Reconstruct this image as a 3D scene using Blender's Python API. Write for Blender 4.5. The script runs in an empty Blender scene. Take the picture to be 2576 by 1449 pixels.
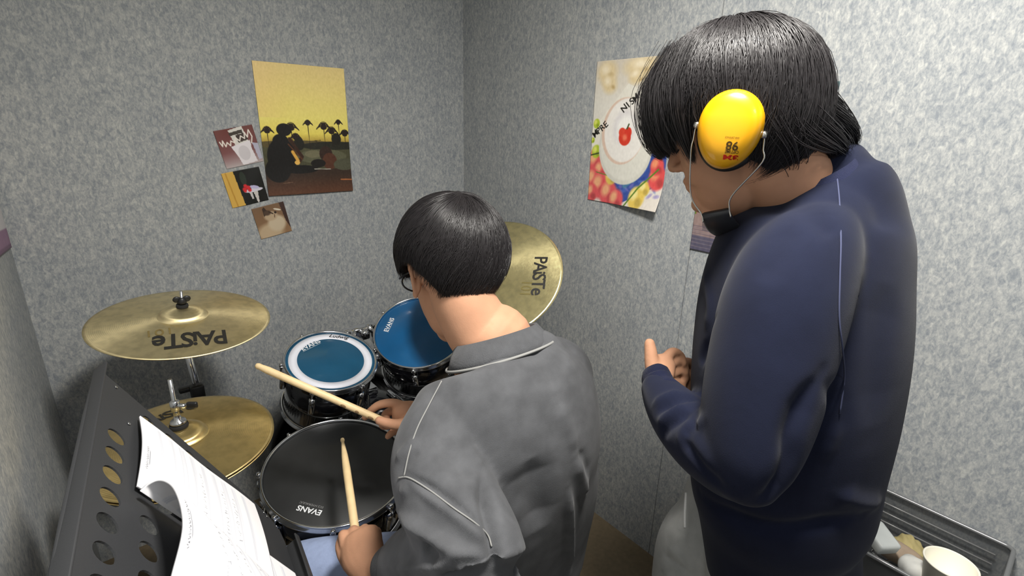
import bpy, bmesh, math, random
import numpy as np
from mathutils import Vector, Matrix
from mathutils.bvhtree import BVHTree
from math import pi, sin, cos, radians as RAD
random.seed(7); RNG = np.random.default_rng(7)
sc = bpy.context.scene
COL = sc.collection

# ---------------------------------------------------------------- camera
F = 1270.0; CX, CY, H = 1288.0, 724.5, 1.50
dn = np.array([1189 - CX, 4631 - CY, F]); dn /= np.linalg.norm(dn)
yy = np.array([158 - CX, 262 - CY, F]); yy = yy - dn * (yy @ dn); yy /= np.linalg.norm(yy)
R = np.array([np.cross(yy, -dn), yy, -dn])          # camera axes (right, down, forward) -> room axes
CAM = np.array([0, 0, H])
cd = bpy.data.cameras.new('camera'); cam = bpy.data.objects.new('camera', cd); COL.objects.link(cam)
cd.sensor_width = 36; cd.lens = 36 * F / 2576; cd.clip_start = 0.02
M = Matrix.Identity(4)
for i in range(3):
    M[i][0] = R[i][0]; M[i][1] = -R[i][1]; M[i][2] = -R[i][2]; M[i][3] = CAM[i]
cam.matrix_world = M
sc.camera = cam
# ---------------------------------------------------------------- light and exposure
sc.view_settings.view_transform = 'Standard'; sc.view_settings.look = 'None'
sc.view_settings.gamma = 1; sc.view_settings.use_curve_mapping = False
sc.view_settings.exposure = 0.0
w = bpy.data.worlds.new('world'); sc.world = w; w.use_nodes = True
w.node_tree.nodes['Background'].inputs[0].default_value = (0.5, 0.52, 0.55, 1)
w.node_tree.nodes['Background'].inputs[1].default_value = 0.3
def area(name, loc, target, size, power, col, size_y=None):
    l = bpy.data.lights.new(name, 'AREA'); l.energy = power; l.size = size; l.color = col
    l.shape = 'RECTANGLE'; l.size_y = size_y or size
    o = bpy.data.objects.new(name, l); COL.objects.link(o); o.location = loc
    o.rotation_euler = (Vector(target) - Vector(loc)).to_track_quat('-Z', 'Y').to_euler()
    return o
area('lamp_or_fill_light', (0.51, 0.24, 2.262), (0.51, 0.24, 0), 0.26, 38, (1.0, 0.965, 0.90))
area('lamp_or_fill_light', (0.45, -0.95, 2.262), (0.45, -0.95, 0), 0.34, 5, (0.90, 0.95, 1.0))  # weak cool fill light added behind the camera, not a lamp of the room

# ---------------------------------------------------------------- helpers
def ray(px, py): return R @ np.array([(px - CX) / F, (py - CY) / F, 1.0])
def P(px, py, d): return ray(px, py) * d + CAM
def onpl(px, py, p, n):
    r = ray(px, py); return CAM + r * (((p - CAM) @ n) / (r @ n))
def nz(v): v = np.asarray(v, float); return v / np.linalg.norm(v)
ORG = {}; ROT = {}
def tag(o, label=None, cat=None, group=None, kind=None):
    for k, v in (('label', label), ('category', cat), ('group', group), ('kind', kind)):
        if v: o[k] = v
    return o
def thing(name, loc, label, cat, group=None):
    o = bpy.data.objects.new(name, None); COL.objects.link(o); o.location = loc; o.empty_display_size = .05
    ORG[o.name] = np.array(loc, float); return tag(o, label, cat, group)
def mk(name, vf, mat, parent=None, smooth=True, org=None):
    v, f = vf; v = np.asarray(v, float).reshape(-1, 3)
    if parent is not None: o0 = ORG[parent.name]
    else: o0 = np.array(org, float) if org is not None else np.array([v[:, 0].mean(), v[:, 1].mean(), v[:, 2].min()])
    me = bpy.data.meshes.new(name)
    if isinstance(f, np.ndarray): f = f.tolist()
    me.from_pydata((v - o0).tolist(), [], f); me.update()
    if smooth: me.polygons.foreach_set('use_smooth', [True] * len(me.polygons))
    o = bpy.data.objects.new(name, me); COL.objects.link(o)
    if mat: me.materials.append(mat)
    if parent is not None:
        o.parent = parent
        if parent.name in ROT: o.matrix_parent_inverse = ROT[parent.name]
    else: o.location = o0
    ORG[o.name] = o0
    return o
def join(*parts):
    V, Fc, n = [], [], 0
    for v, f in parts:
        v = np.asarray(v, float).reshape(-1, 3); V.append(v)
        Fc += [[i + n for i in q] for q in (f.tolist() if isinstance(f, np.ndarray) else f)]; n += len(v)
    return np.vstack(V), Fc
def frame(t, hint=None):
    t = nz(t); h = np.array([0, 0, 1.]) if hint is None else np.asarray(hint, float)
    if abs(t @ nz(h)) > .97: h = np.array([1., 0, 0])
    u = nz(h - t * (h @ t)); return u, np.cross(t, u), t
def basis(n, hint=None):
    u, v, t = frame(n, hint); return np.array([u, v, t]).T      # columns u, v, n
def box(c, s, B=None, bev=0.0):
    bm = bmesh.new(); bmesh.ops.create_cube(bm, size=1)
    for q in bm.verts: q.co = Vector((q.co.x * s[0], q.co.y * s[1], q.co.z * s[2]))
    if bev: bmesh.ops.bevel(bm, geom=bm.edges[:], offset=bev, segments=2, affect='EDGES', profile=.5)
    v = np.array([q.co[:] for q in bm.verts]); f = [[q.index for q in g.verts] for g in bm.faces]; bm.free()
    if B is not None: v = v @ np.asarray(B).T
    return v + np.asarray(c), f
def lathe(prof, c=(0, 0, 0), n=(0, 0, 1), seg=48, closed=False, hint=None):
    """prof: list of (radius, height); revolve about n."""
    B = basis(n, hint); a = np.linspace(0, 2 * pi, seg, endpoint=False); V = []
    for r, h in prof:
        V.append(np.stack([r * np.cos(a), r * np.sin(a), np.full(seg, h)], 1))
    V = np.vstack(V) @ B.T + np.asarray(c); f = []
    m = len(prof)
    for i in range(m - 1 + (1 if closed else 0)):
        i2 = (i + 1) % m
        for j in range(seg):
            k = (j + 1) % seg; f.append([i * seg + j, i * seg + k, i2 * seg + k, i2 * seg + j])
    return V, f
def tube(pts, r, seg=8, cap=True, hint=None):
    pts = np.asarray(pts, float); n = len(pts); r = np.full(n, r) if np.isscalar(r) else np.asarray(r)
    V, f = [], []; a = np.linspace(0, 2 * pi, seg, endpoint=False); u = None
    for i in range(n):
        t = nz(pts[min(i + 1, n - 1)] - pts[max(i - 1, 0)])
        if u is None: u = frame(t, hint)[0]
        u = nz(u - t * (u @ t)); v = np.cross(t, u)
        V.append(pts[i] + r[i] * (np.outer(np.cos(a), u) + np.outer(np.sin(a), v)))
    for i in range(n - 1):
        for j in range(seg):
            k = (j + 1) % seg; f.append([i * seg + j, i * seg + k, (i + 1) * seg + k, (i + 1) * seg + j])
    if cap: f.append(list(range(seg))[::-1]); f.append([(n - 1) * seg + j for j in range(seg)])
    return np.vstack(V), f
def spline(pts, n):
    pts = np.asarray(pts, float); m = len(pts)
    if m < 3:
        t = np.linspace(0, 1, n)[:, None]; return pts[0] * (1 - t) + pts[-1] * t
    e = np.vstack([2 * pts[0] - pts[1], pts, 2 * pts[-1] - pts[-2]]); out = []
    for x in np.linspace(0, m - 1, n):
        i = min(int(x), m - 2); t = x - i; p0, p1, p2, p3 = e[i:i + 4]
        out.append(.5 * ((2 * p1) + (-p0 + p2) * t + (2 * p0 - 5 * p1 + 4 * p2 - p3) * t * t + (-p0 + 3 * p1 - 3 * p2 + p3) * t ** 3))
    return np.array(out)
def loft(C, ru, rv, hint, n=20, seg=28, ex=2.0):
    """closed solid swept through centres C with half-widths ru along the hint direction and rv across it"""
    C = np.asarray(C, float); A = spline(np.column_stack([C, ru, rv]), max(n, len(C))); C2 = A[:, :3]
    V, f = [], []; a = np.linspace(0, 2 * pi, seg, endpoint=False); m = len(C2)
    ca = np.sign(np.cos(a)) * np.abs(np.cos(a)) ** (2 / ex); sa = np.sign(np.sin(a)) * np.abs(np.sin(a)) ** (2 / ex)
    def ring(c, t, s, off):
        u, v, t = frame(t, hint); ru_, rv_ = s
        V.append(c + t * off + ru_ * np.outer(ca, u) + rv_ * np.outer(sa, v))
    T = [nz(C2[min(i + 1, m - 1)] - C2[max(i - 1, 0)]) for i in range(m)]
    for k in (0.94, 0.75, 0.45):                         # rounded start
        r0 = min(A[0, 3], A[0, 4]); ring(C2[0], T[0], (A[0, 3] * math.sqrt(1 - k * k), A[0, 4] * math.sqrt(1 - k * k)), -k * r0 * .8)
    for i in range(m): ring(C2[i], T[i], (A[i, 3], A[i, 4]), 0)
    for k in (0.45, 0.75, 0.94):
        r0 = min(A[-1, 3], A[-1, 4]); ring(C2[-1], T[-1], (A[-1, 3] * math.sqrt(1 - k * k), A[-1, 4] * math.sqrt(1 - k * k)), k * r0 * .8)
    q = len(V)
    for i in range(q - 1):
        for j in range(seg):
            k = (j + 1) % seg; f.append([i * seg + j, i * seg + k, (i + 1) * seg + k, (i + 1) * seg + j])
    f.append(list(range(seg))[::-1]); f.append([(q - 1) * seg + j for j in range(seg)])
    return np.vstack(V), f
VIEW = R[:, 2]
def LP(rows, n=24, seg=28, ex=2.0):
    """loft given as rows of (px, py, distance, half-width in px, half-depth in m), placed in the room"""
    C = [P(a, b, d) for a, b, d, r, q in rows]
    ru = [r * d / F for a, b, d, r, q in rows]; rv = [q for a, b, d, r, q in rows]
    t = C[-1] - C[0]; hint = np.cross(t, VIEW)
    return loft(C, ru, rv, hint, n, seg, ex)
def ell(c, r, B=None, seg=20, rings=12):
    V, f = [], []; a = np.linspace(0, 2 * pi, seg, endpoint=False)
    for i in range(1, rings):
        t = pi * i / rings; V.append(np.stack([r[0] * sin(t) * np.cos(a), r[1] * sin(t) * np.sin(a), np.full(seg, r[2] * cos(t))], 1))
    V = np.vstack(V + [[[0, 0, r[2]]], [[0, 0, -r[2]]]]); top = (rings - 1) * seg
    for i in range(rings - 2):
        for j in range(seg):
            k = (j + 1) % seg; f.append([i * seg + j, (i + 1) * seg + j, (i + 1) * seg + k, i * seg + k])
    for j in range(seg):
        k = (j + 1) % seg; f.append([top, j, k]); f.append([top + 1, (rings - 2) * seg + k, (rings - 2) * seg + j])
    if B is not None: V = V @ np.asarray(B).T
    return V + np.asarray(c), f
def remesh(vf, voxel, smooth=3, fac=.5):
    v, f = vf; me = bpy.data.meshes.new('tmp'); me.from_pydata(np.asarray(v).tolist(), [], f); me.update()
    o = bpy.data.objects.new('tmp', me); COL.objects.link(o)
    m = o.modifiers.new('r', 'REMESH'); m.mode = 'VOXEL'; m.voxel_size = voxel; m.adaptivity = 0
    if smooth:
        s = o.modifiers.new('s', 'SMOOTH'); s.factor = fac; s.iterations = smooth
    dg = bpy.context.evaluated_depsgraph_get(); e = o.evaluated_get(dg).to_mesh()
    V = np.empty(len(e.vertices) * 3); e.vertices.foreach_get('co', V)
    n = len(e.polygons); L = np.empty(len(e.loops), int); e.loops.foreach_get('vertex_index', L)
    Fc = L.reshape(-1, 4) if len(L) == 4 * n else [list(p.vertices) for p in e.polygons]
    bpy.data.objects.remove(o); bpy.data.meshes.remove(me)
    return V.reshape(-1, 3), Fc
def normals(V, Fc):
    Fc = np.asarray(Fc); a = V[Fc[:, 2]] - V[Fc[:, 0]]; b = V[Fc[:, 3]] - V[Fc[:, 1]]; n = np.cross(a, b); N = np.zeros_like(V)
    for k in range(4): np.add.at(N, Fc[:, k], n)
    return N / (np.linalg.norm(N, axis=1, keepdims=True) + 1e-12)
def hit(vf, pix, off=0.0):
    """points on a surface that the pixels show, used to lay seams and folds on cloth"""
    v, f = vf; bv = BVHTree.FromPolygons([tuple(q) for q in v], f.tolist() if isinstance(f, np.ndarray) else f); out = []
    for px, py in pix:
        d = nz(ray(px, py)); h = bv.ray_cast(Vector(CAM), Vector(d))
        if h[0] is not None: out.append(np.array(h[0]) + off * np.array(h[1]) * (1 if np.array(h[1]) @ d < 0 else -1))
    return np.array(out)
def folds(vf, rows):
    """push cloth in or out along polylines: rows of (points3d, amplitude, width)"""
    V, Fc = vf; V = V.copy(); N = normals(V, Fc); D = np.zeros(len(V))
    for pts, amp, wd in rows:
        if len(pts) < 2: continue
        q = spline(pts, 24); m = np.full(len(V), 9.0); sb_ = np.zeros(len(V))
        for a, b, s in zip(q[:-1], q[1:], np.linspace(0, 1, 23)):
            ab = b - a; t = np.clip(((V - a) @ ab) / (ab @ ab + 1e-12), 0, 1)
            d = np.linalg.norm(V - (a + t[:, None] * ab), axis=1); k = d < m; m[k] = d[k]; sb_[k] = (s + t / 23)[k]
        tp = np.clip(np.sin(pi * np.clip(sb_, .03, .97)) * 1.5, 0, 1)
        D += amp * tp * np.exp(-(m / (wd * (.55 + .45 * tp))) ** 2)
    return V + N * D[:, None], Fc
def pick(verts, faces, fn): pass

# ---------------------------------------------------------------- materials
def new_mat(name):
    m = bpy.data.materials.new(name); m.use_nodes = True; nt = m.node_tree
    return m, nt, nt.nodes['Principled BSDF']
def c3(r, g, b):
    f = lambda x: (x / 255 / 12.92) if x / 255 <= .04045 else ((x / 255 + .055) / 1.055) ** 2.4
    return (f(r), f(g), f(b), 1)
def mat(name, col, rough=.5, metal=0, spec=.5, noise=0, nscale=40, bump=0, bscale=200, sheen=0, sss=0, coat=0, trans=0, alpha=1, stretch=(1, 1, 1)):
    m, nt, b = new_mat(name); N = nt.nodes; L = nt.links
    b.inputs['Base Color'].default_value = col; b.inputs['Roughness'].default_value = rough; b.inputs['Metallic'].default_value = metal
    b.inputs['Specular IOR Level'].default_value = spec; b.inputs['Sheen Weight'].default_value = sheen; b.inputs['Coat Weight'].default_value = coat
    b.inputs['Sheen Roughness'].default_value = .5
    if sss:
        b.inputs['Subsurface Weight'].default_value = sss; b.inputs['Subsurface Radius'].default_value = (.012, .005, .003); b.inputs['Subsurface Scale'].default_value = .6
    b.inputs['Transmission Weight'].default_value = trans; b.inputs['Alpha'].default_value = alpha
    tc = N.new('ShaderNodeTexCoord'); mp = N.new('ShaderNodeMapping'); mp.inputs['Scale'].default_value = stretch; L.new(tc.outputs['Object'], mp.inputs[0])
    if noise:
        t = N.new('ShaderNodeTexNoise'); t.inputs['Scale'].default_value = nscale; t.inputs['Detail'].default_value = 5; L.new(mp.outputs[0], t.inputs['Vector'])
        r = N.new('ShaderNodeValToRGB'); r.color_ramp.elements[0].position = .3; r.color_ramp.elements[1].position = .7
        r.color_ramp.elements[0].color = tuple(x * (1 - noise) for x in col[:3]) + (1,); r.color_ramp.elements[1].color = tuple(min(1, x * (1 + noise)) for x in col[:3]) + (1,)
        L.new(t.outputs[0], r.inputs[0]); L.new(r.outputs[0], b.inputs['Base Color'])
    if bump:
        t = N.new('ShaderNodeTexNoise'); t.inputs['Scale'].default_value = bscale; t.inputs['Detail'].default_value = 3; L.new(mp.outputs[0], t.inputs['Vector'])
        bp = N.new('ShaderNodeBump'); bp.inputs['Strength'].default_value = bump; bp.inputs['Distance'].default_value = .002
        L.new(t.outputs[0], bp.inputs['Height']); L.new(bp.outputs[0], b.inputs['Normal'])
    return m
def wall_mat():
    m, nt, b = new_mat('mottled_wallcovering'); N = nt.nodes; L = nt.links
    geo = N.new('ShaderNodeNewGeometry'); mp = N.new('ShaderNodeMapping'); mp.inputs['Scale'].default_value = (1, 1, .55); L.new(geo.outputs['Position'], mp.inputs[0])
    def noise(s, d, dist, rough=.6):
        t = N.new('ShaderNodeTexNoise'); t.inputs['Scale'].default_value = s; t.inputs['Detail'].default_value = d
        t.inputs['Distortion'].default_value = dist; t.inputs['Roughness'].default_value = rough; L.new(mp.outputs[0], t.inputs['Vector']); return t
    a = noise(100, 5, .7, .65); c = noise(260, 2, .4, .6); e = noise(7, 3, .5)
    def math_(op, x, y):
        q = N.new('ShaderNodeMath'); q.operation = op
        for i, z in enumerate((x, y)):
            if hasattr(z, 'links'): L.new(z, q.inputs[i])
            else: q.inputs[i].default_value = z
        return q.outputs[0]
    s = math_('ADD', math_('ADD', math_('MULTIPLY', a.outputs[0], .62), math_('MULTIPLY', c.outputs[0], .30)), math_('MULTIPLY', e.outputs[0], .08))
    r = N.new('ShaderNodeValToRGB'); E = r.color_ramp.elements
    E[0].position = .36; E[0].color = c3(134, 140, 147); E[1].position = .72; E[1].color = c3(206, 207, 201)
    x = E.new(.47); x.color = c3(156, 160, 163); x = E.new(.55); x.color = c3(174, 176, 176)
    L.new(s, r.inputs[0]); L.new(r.outputs[0], b.inputs['Base Color']); b.inputs['Roughness'].default_value = .85; b.inputs['Specular IOR Level'].default_value = .25
    bp = N.new('ShaderNodeBump'); bp.inputs['Strength'].default_value = .25; bp.inputs['Distance'].default_value = .002; L.new(s, bp.inputs['Height']); L.new(bp.outputs[0], b.inputs['Normal'])
    return m
def attr_mat(name, rough=.5, spec=.4):
    m, nt, b = new_mat(name); a = nt.nodes.new('ShaderNodeVertexColor'); a.layer_name = 'Print'
    nt.links.new(a.outputs[0], b.inputs['Base Color']); b.inputs['Roughness'].default_value = rough; b.inputs['Specular IOR Level'].default_value = spec
    return m
def brass_mat(name, col, rough, hammer=0):
    m, nt, b = new_mat(name); N = nt.nodes; L = nt.links
    b.inputs['Anisotropic'].default_value = .75; tg = N.new('ShaderNodeTangent'); tg.direction_type = 'RADIAL'; tg.axis = 'Z'; L.new(tg.outputs[0], b.inputs['Tangent'])
    b.inputs['Metallic'].default_value = .92; b.inputs['Roughness'].default_value = rough
    tc = N.new('ShaderNodeTexCoord'); vm = N.new('ShaderNodeVectorMath'); vm.operation = 'LENGTH'; L.new(tc.outputs['Object'], vm.inputs[0])
    wv = N.new('ShaderNodeMath'); wv.operation = 'MULTIPLY'; wv.inputs[1].default_value = 1800; L.new(vm.outputs['Value'], wv.inputs[0])
    s = N.new('ShaderNodeMath'); s.operation = 'SINE'; L.new(wv.outputs[0], s.inputs[0])
    t = N.new('ShaderNodeTexNoise'); t.inputs['Scale'].default_value = 45; L.new(tc.outputs['Object'], t.inputs['Vector'])
    a = N.new('ShaderNodeMath'); a.operation = 'MULTIPLY_ADD'; a.inputs[1].default_value = .12; L.new(s.outputs[0], a.inputs[0]); L.new(t.outputs[0], a.inputs[2])
    bp = N.new('ShaderNodeBump'); bp.inputs['Strength'].default_value = .22; bp.inputs['Distance'].default_value = .0015
    if hammer:
        vo = N.new('ShaderNodeTexVoronoi'); vo.inputs['Scale'].default_value = 75; L.new(tc.outputs['Object'], vo.inputs['Vector']); h2 = N.new('ShaderNodeMath'); h2.operation = 'MULTIPLY_ADD'; h2.inputs[1].default_value = hammer; L.new(vo.outputs['Distance'], h2.inputs[0]); L.new(a.outputs[0], h2.inputs[2]); a = h2
    L.new(a.outputs[0], bp.inputs['Height']); L.new(bp.outputs[0], b.inputs['Normal'])
    r = N.new('ShaderNodeValToRGB'); r.color_ramp.elements[0].color = tuple(x * .8 for x in col[:3]) + (1,); r.color_ramp.elements[1].color = col
    r.color_ramp.elements[0].position = .3; r.color_ramp.elements[1].position = .6
    L.new(t.outputs[0], r.inputs[0]); L.new(r.outputs[0], b.inputs['Base Color'])
    return m
WALL = wall_mat()
CHROME = mat('chrome', (.75, .76, .78, 1), .14, 1)
BRASS = brass_mat('cymbal_brass', (.80, .62, .27, 1), .33)
BLACKP = mat('black_plastic', (.012, .012, .013, 1), .45)
BLACKM = mat('black_powder_coat', (.030, .031, .034, 1), .55, bump=.1, bscale=500)
SHELL = mat('black_lacquer', (.006, .006, .008, 1), .12, coat=.6)
WOOD = mat('maple', c3(222, 196, 150), .5, noise=.12, nscale=30, stretch=(1, 1, .15))
INK = mat('black_ink', (.015, .014, .012, 1), .5)
WHITEINK = mat('white_ink', (.8, .82, .85, 1), .5)
SKIN = mat('skin', c3(190, 143, 114), .62, noise=.07, nscale=25, bump=.1, bscale=350, sss=.06, spec=.22)
HAIR = mat('black_hair', (.013, .011, .012, 1), .40, spec=.5)
HAIRD = mat('hair_underlayer', (.006, .0055, .006, 1), .6, spec=.2)

# ---------------------------------------------------------------- room
XR, YB, XL, YN, ZC = 1.363, 1.967, -0.186, -1.45, 2.28
def wall(name, c, s, label):
    return tag(mk(name, box(c, s), WALL, smooth=False), label, kind='structure')
wall('wall_back', ((XR + XL) / 2, YB + .04, ZC / 2), (XR - XL + .3, .08, ZC), 'grey mottled wall carrying the sunset print')
wall('wall_left', (XL - .04, (YB + YN) / 2, ZC / 2), (.08, YB - YN, ZC), 'grey mottled wall at the left edge')
wr = thing('wall_right', (XR, .5, 0), None, None); tag(wr, 'grey mottled panelled wall carrying the strawberry print', kind='structure')
for y0, y1 in ((.7842, YB), (YN, .7818)):
    mk('wall_panel', box((XR + .02, (y0 + y1) / 2, ZC / 2), (.04, y1 - y0, ZC)), WALL, wr, smooth=False)
mk('panel_joint', box((XR + .033, .783, ZC / 2), (.05, .006, ZC)), mat('dark_joint', (.03, .03, .03, 1), .9), wr, smooth=False)
wall('wall_front', ((XR + XL) / 2, YN - .04, ZC / 2), (XR - XL + .3, .08, ZC), 'grey mottled wall behind the camera')
tag(mk('floor', box(((XR + XL) / 2, (YB + YN) / 2, -.04), (XR - XL + .3, YB - YN + .3, .08)), mat('tan_vinyl', c3(120, 106, 84), .6, noise=.12, nscale=60), smooth=False), 'brown vinyl floor', kind='structure')
tag(mk('ceiling', box(((XR + XL) / 2, (YB + YN) / 2, ZC + .04), (XR - XL + .3, YB - YN + .3, .08)), mat('ceiling_white', (.7, .71, .72, 1), .8, noise=.05), smooth=False), 'white ceiling', kind='structure')

# ---------------------------------------------------------------- painter for flat prints
def lin(c): c = np.asarray(c, float) / 255; return np.where(c <= .04045, c / 12.92, ((c + .055) / 1.055) ** 2.4)
class Canvas:
    def __init__(s, w, h, col=(255, 255, 255)):
        s.w, s.h = w, h; s.a = np.ones((h, w, 3)) * np.array(col, float)
        s.y, s.x = np.mgrid[0:h, 0:w]; s.x = (s.x + .5) / w; s.y = (s.y + .5) / h; s.asp = h / w
    def mix(s, m, col): m = np.clip(m, 0, 1)[..., None]; s.a = s.a * (1 - m) + np.array(col, float) * m
    def grad(s, stops):
        ys = [q[0] for q in stops]
        for k in range(3): s.a[..., k] = np.interp(s.y, ys, [q[1][k] for q in stops])
    def ell(s, cx, cy, rx, ry, col, rot=0, soft=.06, m=1):
        X = s.x - cx; Y = (s.y - cy) * s.asp; c_, s_ = cos(rot), sin(rot); U = (X * c_ + Y * s_) / rx; V = (-X * s_ + Y * c_) / (ry * s.asp)
        s.mix(m * np.clip((1 - np.hypot(U, V)) / soft, 0, 1), col)
    def poly(s, pts, col, m=1):
        ins = np.zeros_like(s.x, bool); n = len(pts)
        for i in range(n):
            (x0, y0), (x1, y1) = pts[i], pts[(i + 1) % n]
            if y0 == y1: continue
            ins ^= ((s.y < y0) != (s.y < y1)) & (s.x < (x1 - x0) * (s.y - y0) / (y1 - y0) + x0)
        s.mix(ins * m, col)
    def line(s, pts, wd, col, m=1):
        d = np.full(s.x.shape, 9.)
        for (x0, y0), (x1, y1) in zip(pts[:-1], pts[1:]):
            ax, ay = x1 - x0, (y1 - y0) * s.asp; t = np.clip(((s.x - x0) * ax + (s.y - y0) * s.asp * ay) / (ax * ax + ay * ay + 1e-9), 0, 1)
            d = np.minimum(d, np.hypot(s.x - x0 - t * ax, (s.y - y0) * s.asp - t * ay))
        s.mix(m * np.clip((wd - d) / (wd * .4) + .2, 0, 1), col)
    def noise(s, n, amp, seed=0):
        r = np.random.default_rng(seed).normal(size=(n, n)); xi = s.x * (n - 1); yi = s.y * (n - 1)
        x0 = xi.astype(int).clip(0, n - 2); y0 = yi.astype(int).clip(0, n - 2); fx = xi - x0; fy = yi - y0
        v = r[y0, x0] * (1 - fx) * (1 - fy) + r[y0, x0 + 1] * fx * (1 - fy) + r[y0 + 1, x0] * (1 - fx) * fy + r[y0 + 1, x0 + 1] * fx * fy
        s.a += amp * v[..., None]; return v
def sheet(cv, pos, rough=.5):
    """grid sheet with one vertex per print cell; pos(u, v) -> room point, u right, v down"""
    h, w = cv.h, cv.w; V = np.array([pos(x / (w - 1), y / (h - 1)) for y in range(h) for x in range(w)])
    i = np.arange(w * h).reshape(h, w); Fc = np.stack([i[:-1, :-1], i[1:, :-1], i[1:, 1:], i[:-1, 1:]], -1).reshape(-1, 4)
    return V, Fc
PRINT = attr_mat('printed_paper', .42); PAPER = attr_mat('sheet_paper', .8, .2)
def print_obj(name, cv, pos, parent=None, m=None, thick=.0006):
    o = mk(name, sheet(cv, pos), m or PRINT, parent)
    a = o.data.color_attributes.new('Print', 'FLOAT_COLOR', 'POINT')
    c = np.ones((cv.w * cv.h, 4)); c[:, :3] = lin(np.clip(cv.a, 0, 255)).reshape(-1, 3); a.data.foreach_set('color', c.ravel())
    s = o.modifiers.new('thickness', 'SOLIDIFY'); s.thickness = thick; s.offset = -1 if True else 0
    return o
def on_wall(px, axis, wd, ht, rot=0, curl=(0, 0), ref='tl', base=.002):
    """print of real size wd x ht fixed at a corner; axis 'y' back wall, 'x' right wall"""
    if axis == 'y': p0 = onpl(px[0], px[1], np.array([0, YB - base, 0]), np.array([0, 1., 0])); U = np.array([1., 0, 0]); N = np.array([0, -1., 0])
    else: p0 = onpl(px[0], px[1], np.array([XR - base, 0, 0]), np.array([1., 0, 0])); U = np.array([0, -1., 0]); N = np.array([-1., 0, 0])
    D = np.array([0, 0, -1.]); c_, s_ = cos(rot), sin(rot); U2 = U * c_ + D * s_; D2 = D * c_ - U * s_
    return lambda u, v: p0 + U2 * wd * u + D2 * ht * v + N * (curl[0] * max(0, v - .75) ** 2 * 16 * (1 if curl[1] == 0 else max(0, u - .3) / .7) + .0008 * sin(7 * u + 5 * v) + .001)
def text_mesh(s, size, bold=0., shear=0., sp=1.0, depth=.0002):
    cu = bpy.data.curves.new('t', 'FONT'); cu.body = s; cu.size = size; cu.offset = bold; cu.shear = shear; cu.space_character = sp
    cu.extrude = depth; cu.align_x = 'CENTER'; cu.align_y = 'CENTER'; cu.resolution_u = 3
    o = bpy.data.objects.new('t', cu); COL.objects.link(o); bpy.context.view_layer.update()
    me = o.evaluated_get(bpy.context.evaluated_depsgraph_get()).to_mesh()
    v = np.array([q.co[:] for q in me.vertices]); f = [list(p.vertices) for p in me.polygons]
    bpy.data.objects.remove(o); bpy.data.curves.remove(cu); return v, f
def place_text(vf, c, X, Y): 
    v, f = vf; X = nz(X); N = nz(np.cross(X, Y)); Y = np.cross(N, X); return v @ np.array([X, Y, N]) + np.asarray(c), f

# ---------------------------------------------------------------- prints on the walls
def palm(cv, x, y, h, s, col=(38, 26, 20)):
    cv.line([(x, y), (x + .004, y + h)], .0045, col)
    for k in range(11):
        a = pi * (.02 + .96 * k / 10) ; dx = cos(a) * s; dy = -sin(a) * s * .55
        cv.line([(x, y), (x + dx * .6, y + dy * .9), (x + dx, y + dy * .5 + s * .22)], .0055, col)
    cv.ell(x, y + .004, s * .45, s * .22, col)
cv = Canvas(200, 286)
cv.grad([(0, (244, 218, 146)), (.2, (250, 228, 140)), (.4, (252, 236, 130)), (.52, (246, 226, 104)), (.58, (190, 160, 70)), (.66, (90, 80, 52)), (.78, (62, 50, 38)), (1, (74, 46, 30))])
cv.mix(np.clip(.35 - cv.x, 0, 1) * (cv.y < .4), (244, 200, 136))
cv.mix((cv.y > .585) * (.9), (78, 78, 56)); cv.mix((cv.y > .80) * 1., (58, 42, 32)); cv.mix(np.clip((cv.y - .84) / .14, 0, 1), (92, 56, 36))
cv.ell(.35, .60, .5, .03, (96, 84, 50)); cv.ell(.8, .615, .4, .035, (40, 40, 30))
for q in ((.07, .50, .13, .07), (.33, .475, .2, .085), (.52, .44, .2, .055), (.70, .465, .17, .085), (.79, .50, .12, .08), (.88, .43, .12, .05), (.95, .52, .12, .075), (.37, .55, .1, .07)): palm(cv, *q)
cv.ell(.84, .56, .06, .05, (32, 30, 22)); cv.ell(.40, .6, .06, .05, (30, 28, 20))
cv.line([(.57, .575), (.65, .57)], .004, (60, 50, 30)); cv.line([(.60, .575), (.60, .6)], .003, (60, 50, 30))
cv.ell(.66, .70, .3, .06, (112, 112, 88), m=.55); cv.ell(.55, .68, .1, .03, (150, 140, 110), m=.4)
cv.ell(.25, .49, .085, .05, (20, 16, 14)); cv.ell(.2, .70, .165, .15, (18, 16, 15)); cv.ell(.14, .80, .14, .1, (18, 16, 15)); cv.ell(.4, .80, .2, .035, (20, 18, 17)); cv.line([(.3, .56), (.42, .7), (.38, .74)], .022, (58, 34, 22))
cv.ell(.20, .58, .09, .06, (18, 16, 15)); cv.line([(.32, .66), (.37, .73)], .02, (232, 176, 80)); cv.ell(.36, .745, .03, .018, (240, 190, 96)); cv.line([(.28, .60), (.42, .72)], .008, (90, 52, 30))
cv.ell(.70, .68, .08, .065, (52, 34, 26)); cv.ell(.74, .74, .09, .07, (88, 52, 36)); cv.ell(.6, .755, .09, .035, (26, 22, 20)); cv.line([(.55, .80), (.74, .805)], .005, (176, 170, 160)); cv.ell(.92, .77, .14, .05, (84, 84, 66))
cv.line([(.86, .895), (1, .9)], .008, (186, 110, 60)); cv.line([(.18, .905), (.28, .9)], .004, (120, 90, 70)); cv.noise(90, 3.5, 1)
o = print_obj('sunset_poster', cv, on_wall((633, 152), 'y', .315, .448, 0, (.006, 0)))
tag(o, 'tall sunset poster with palm trees and a silhouetted guitarist, on the back wall', 'poster')

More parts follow.
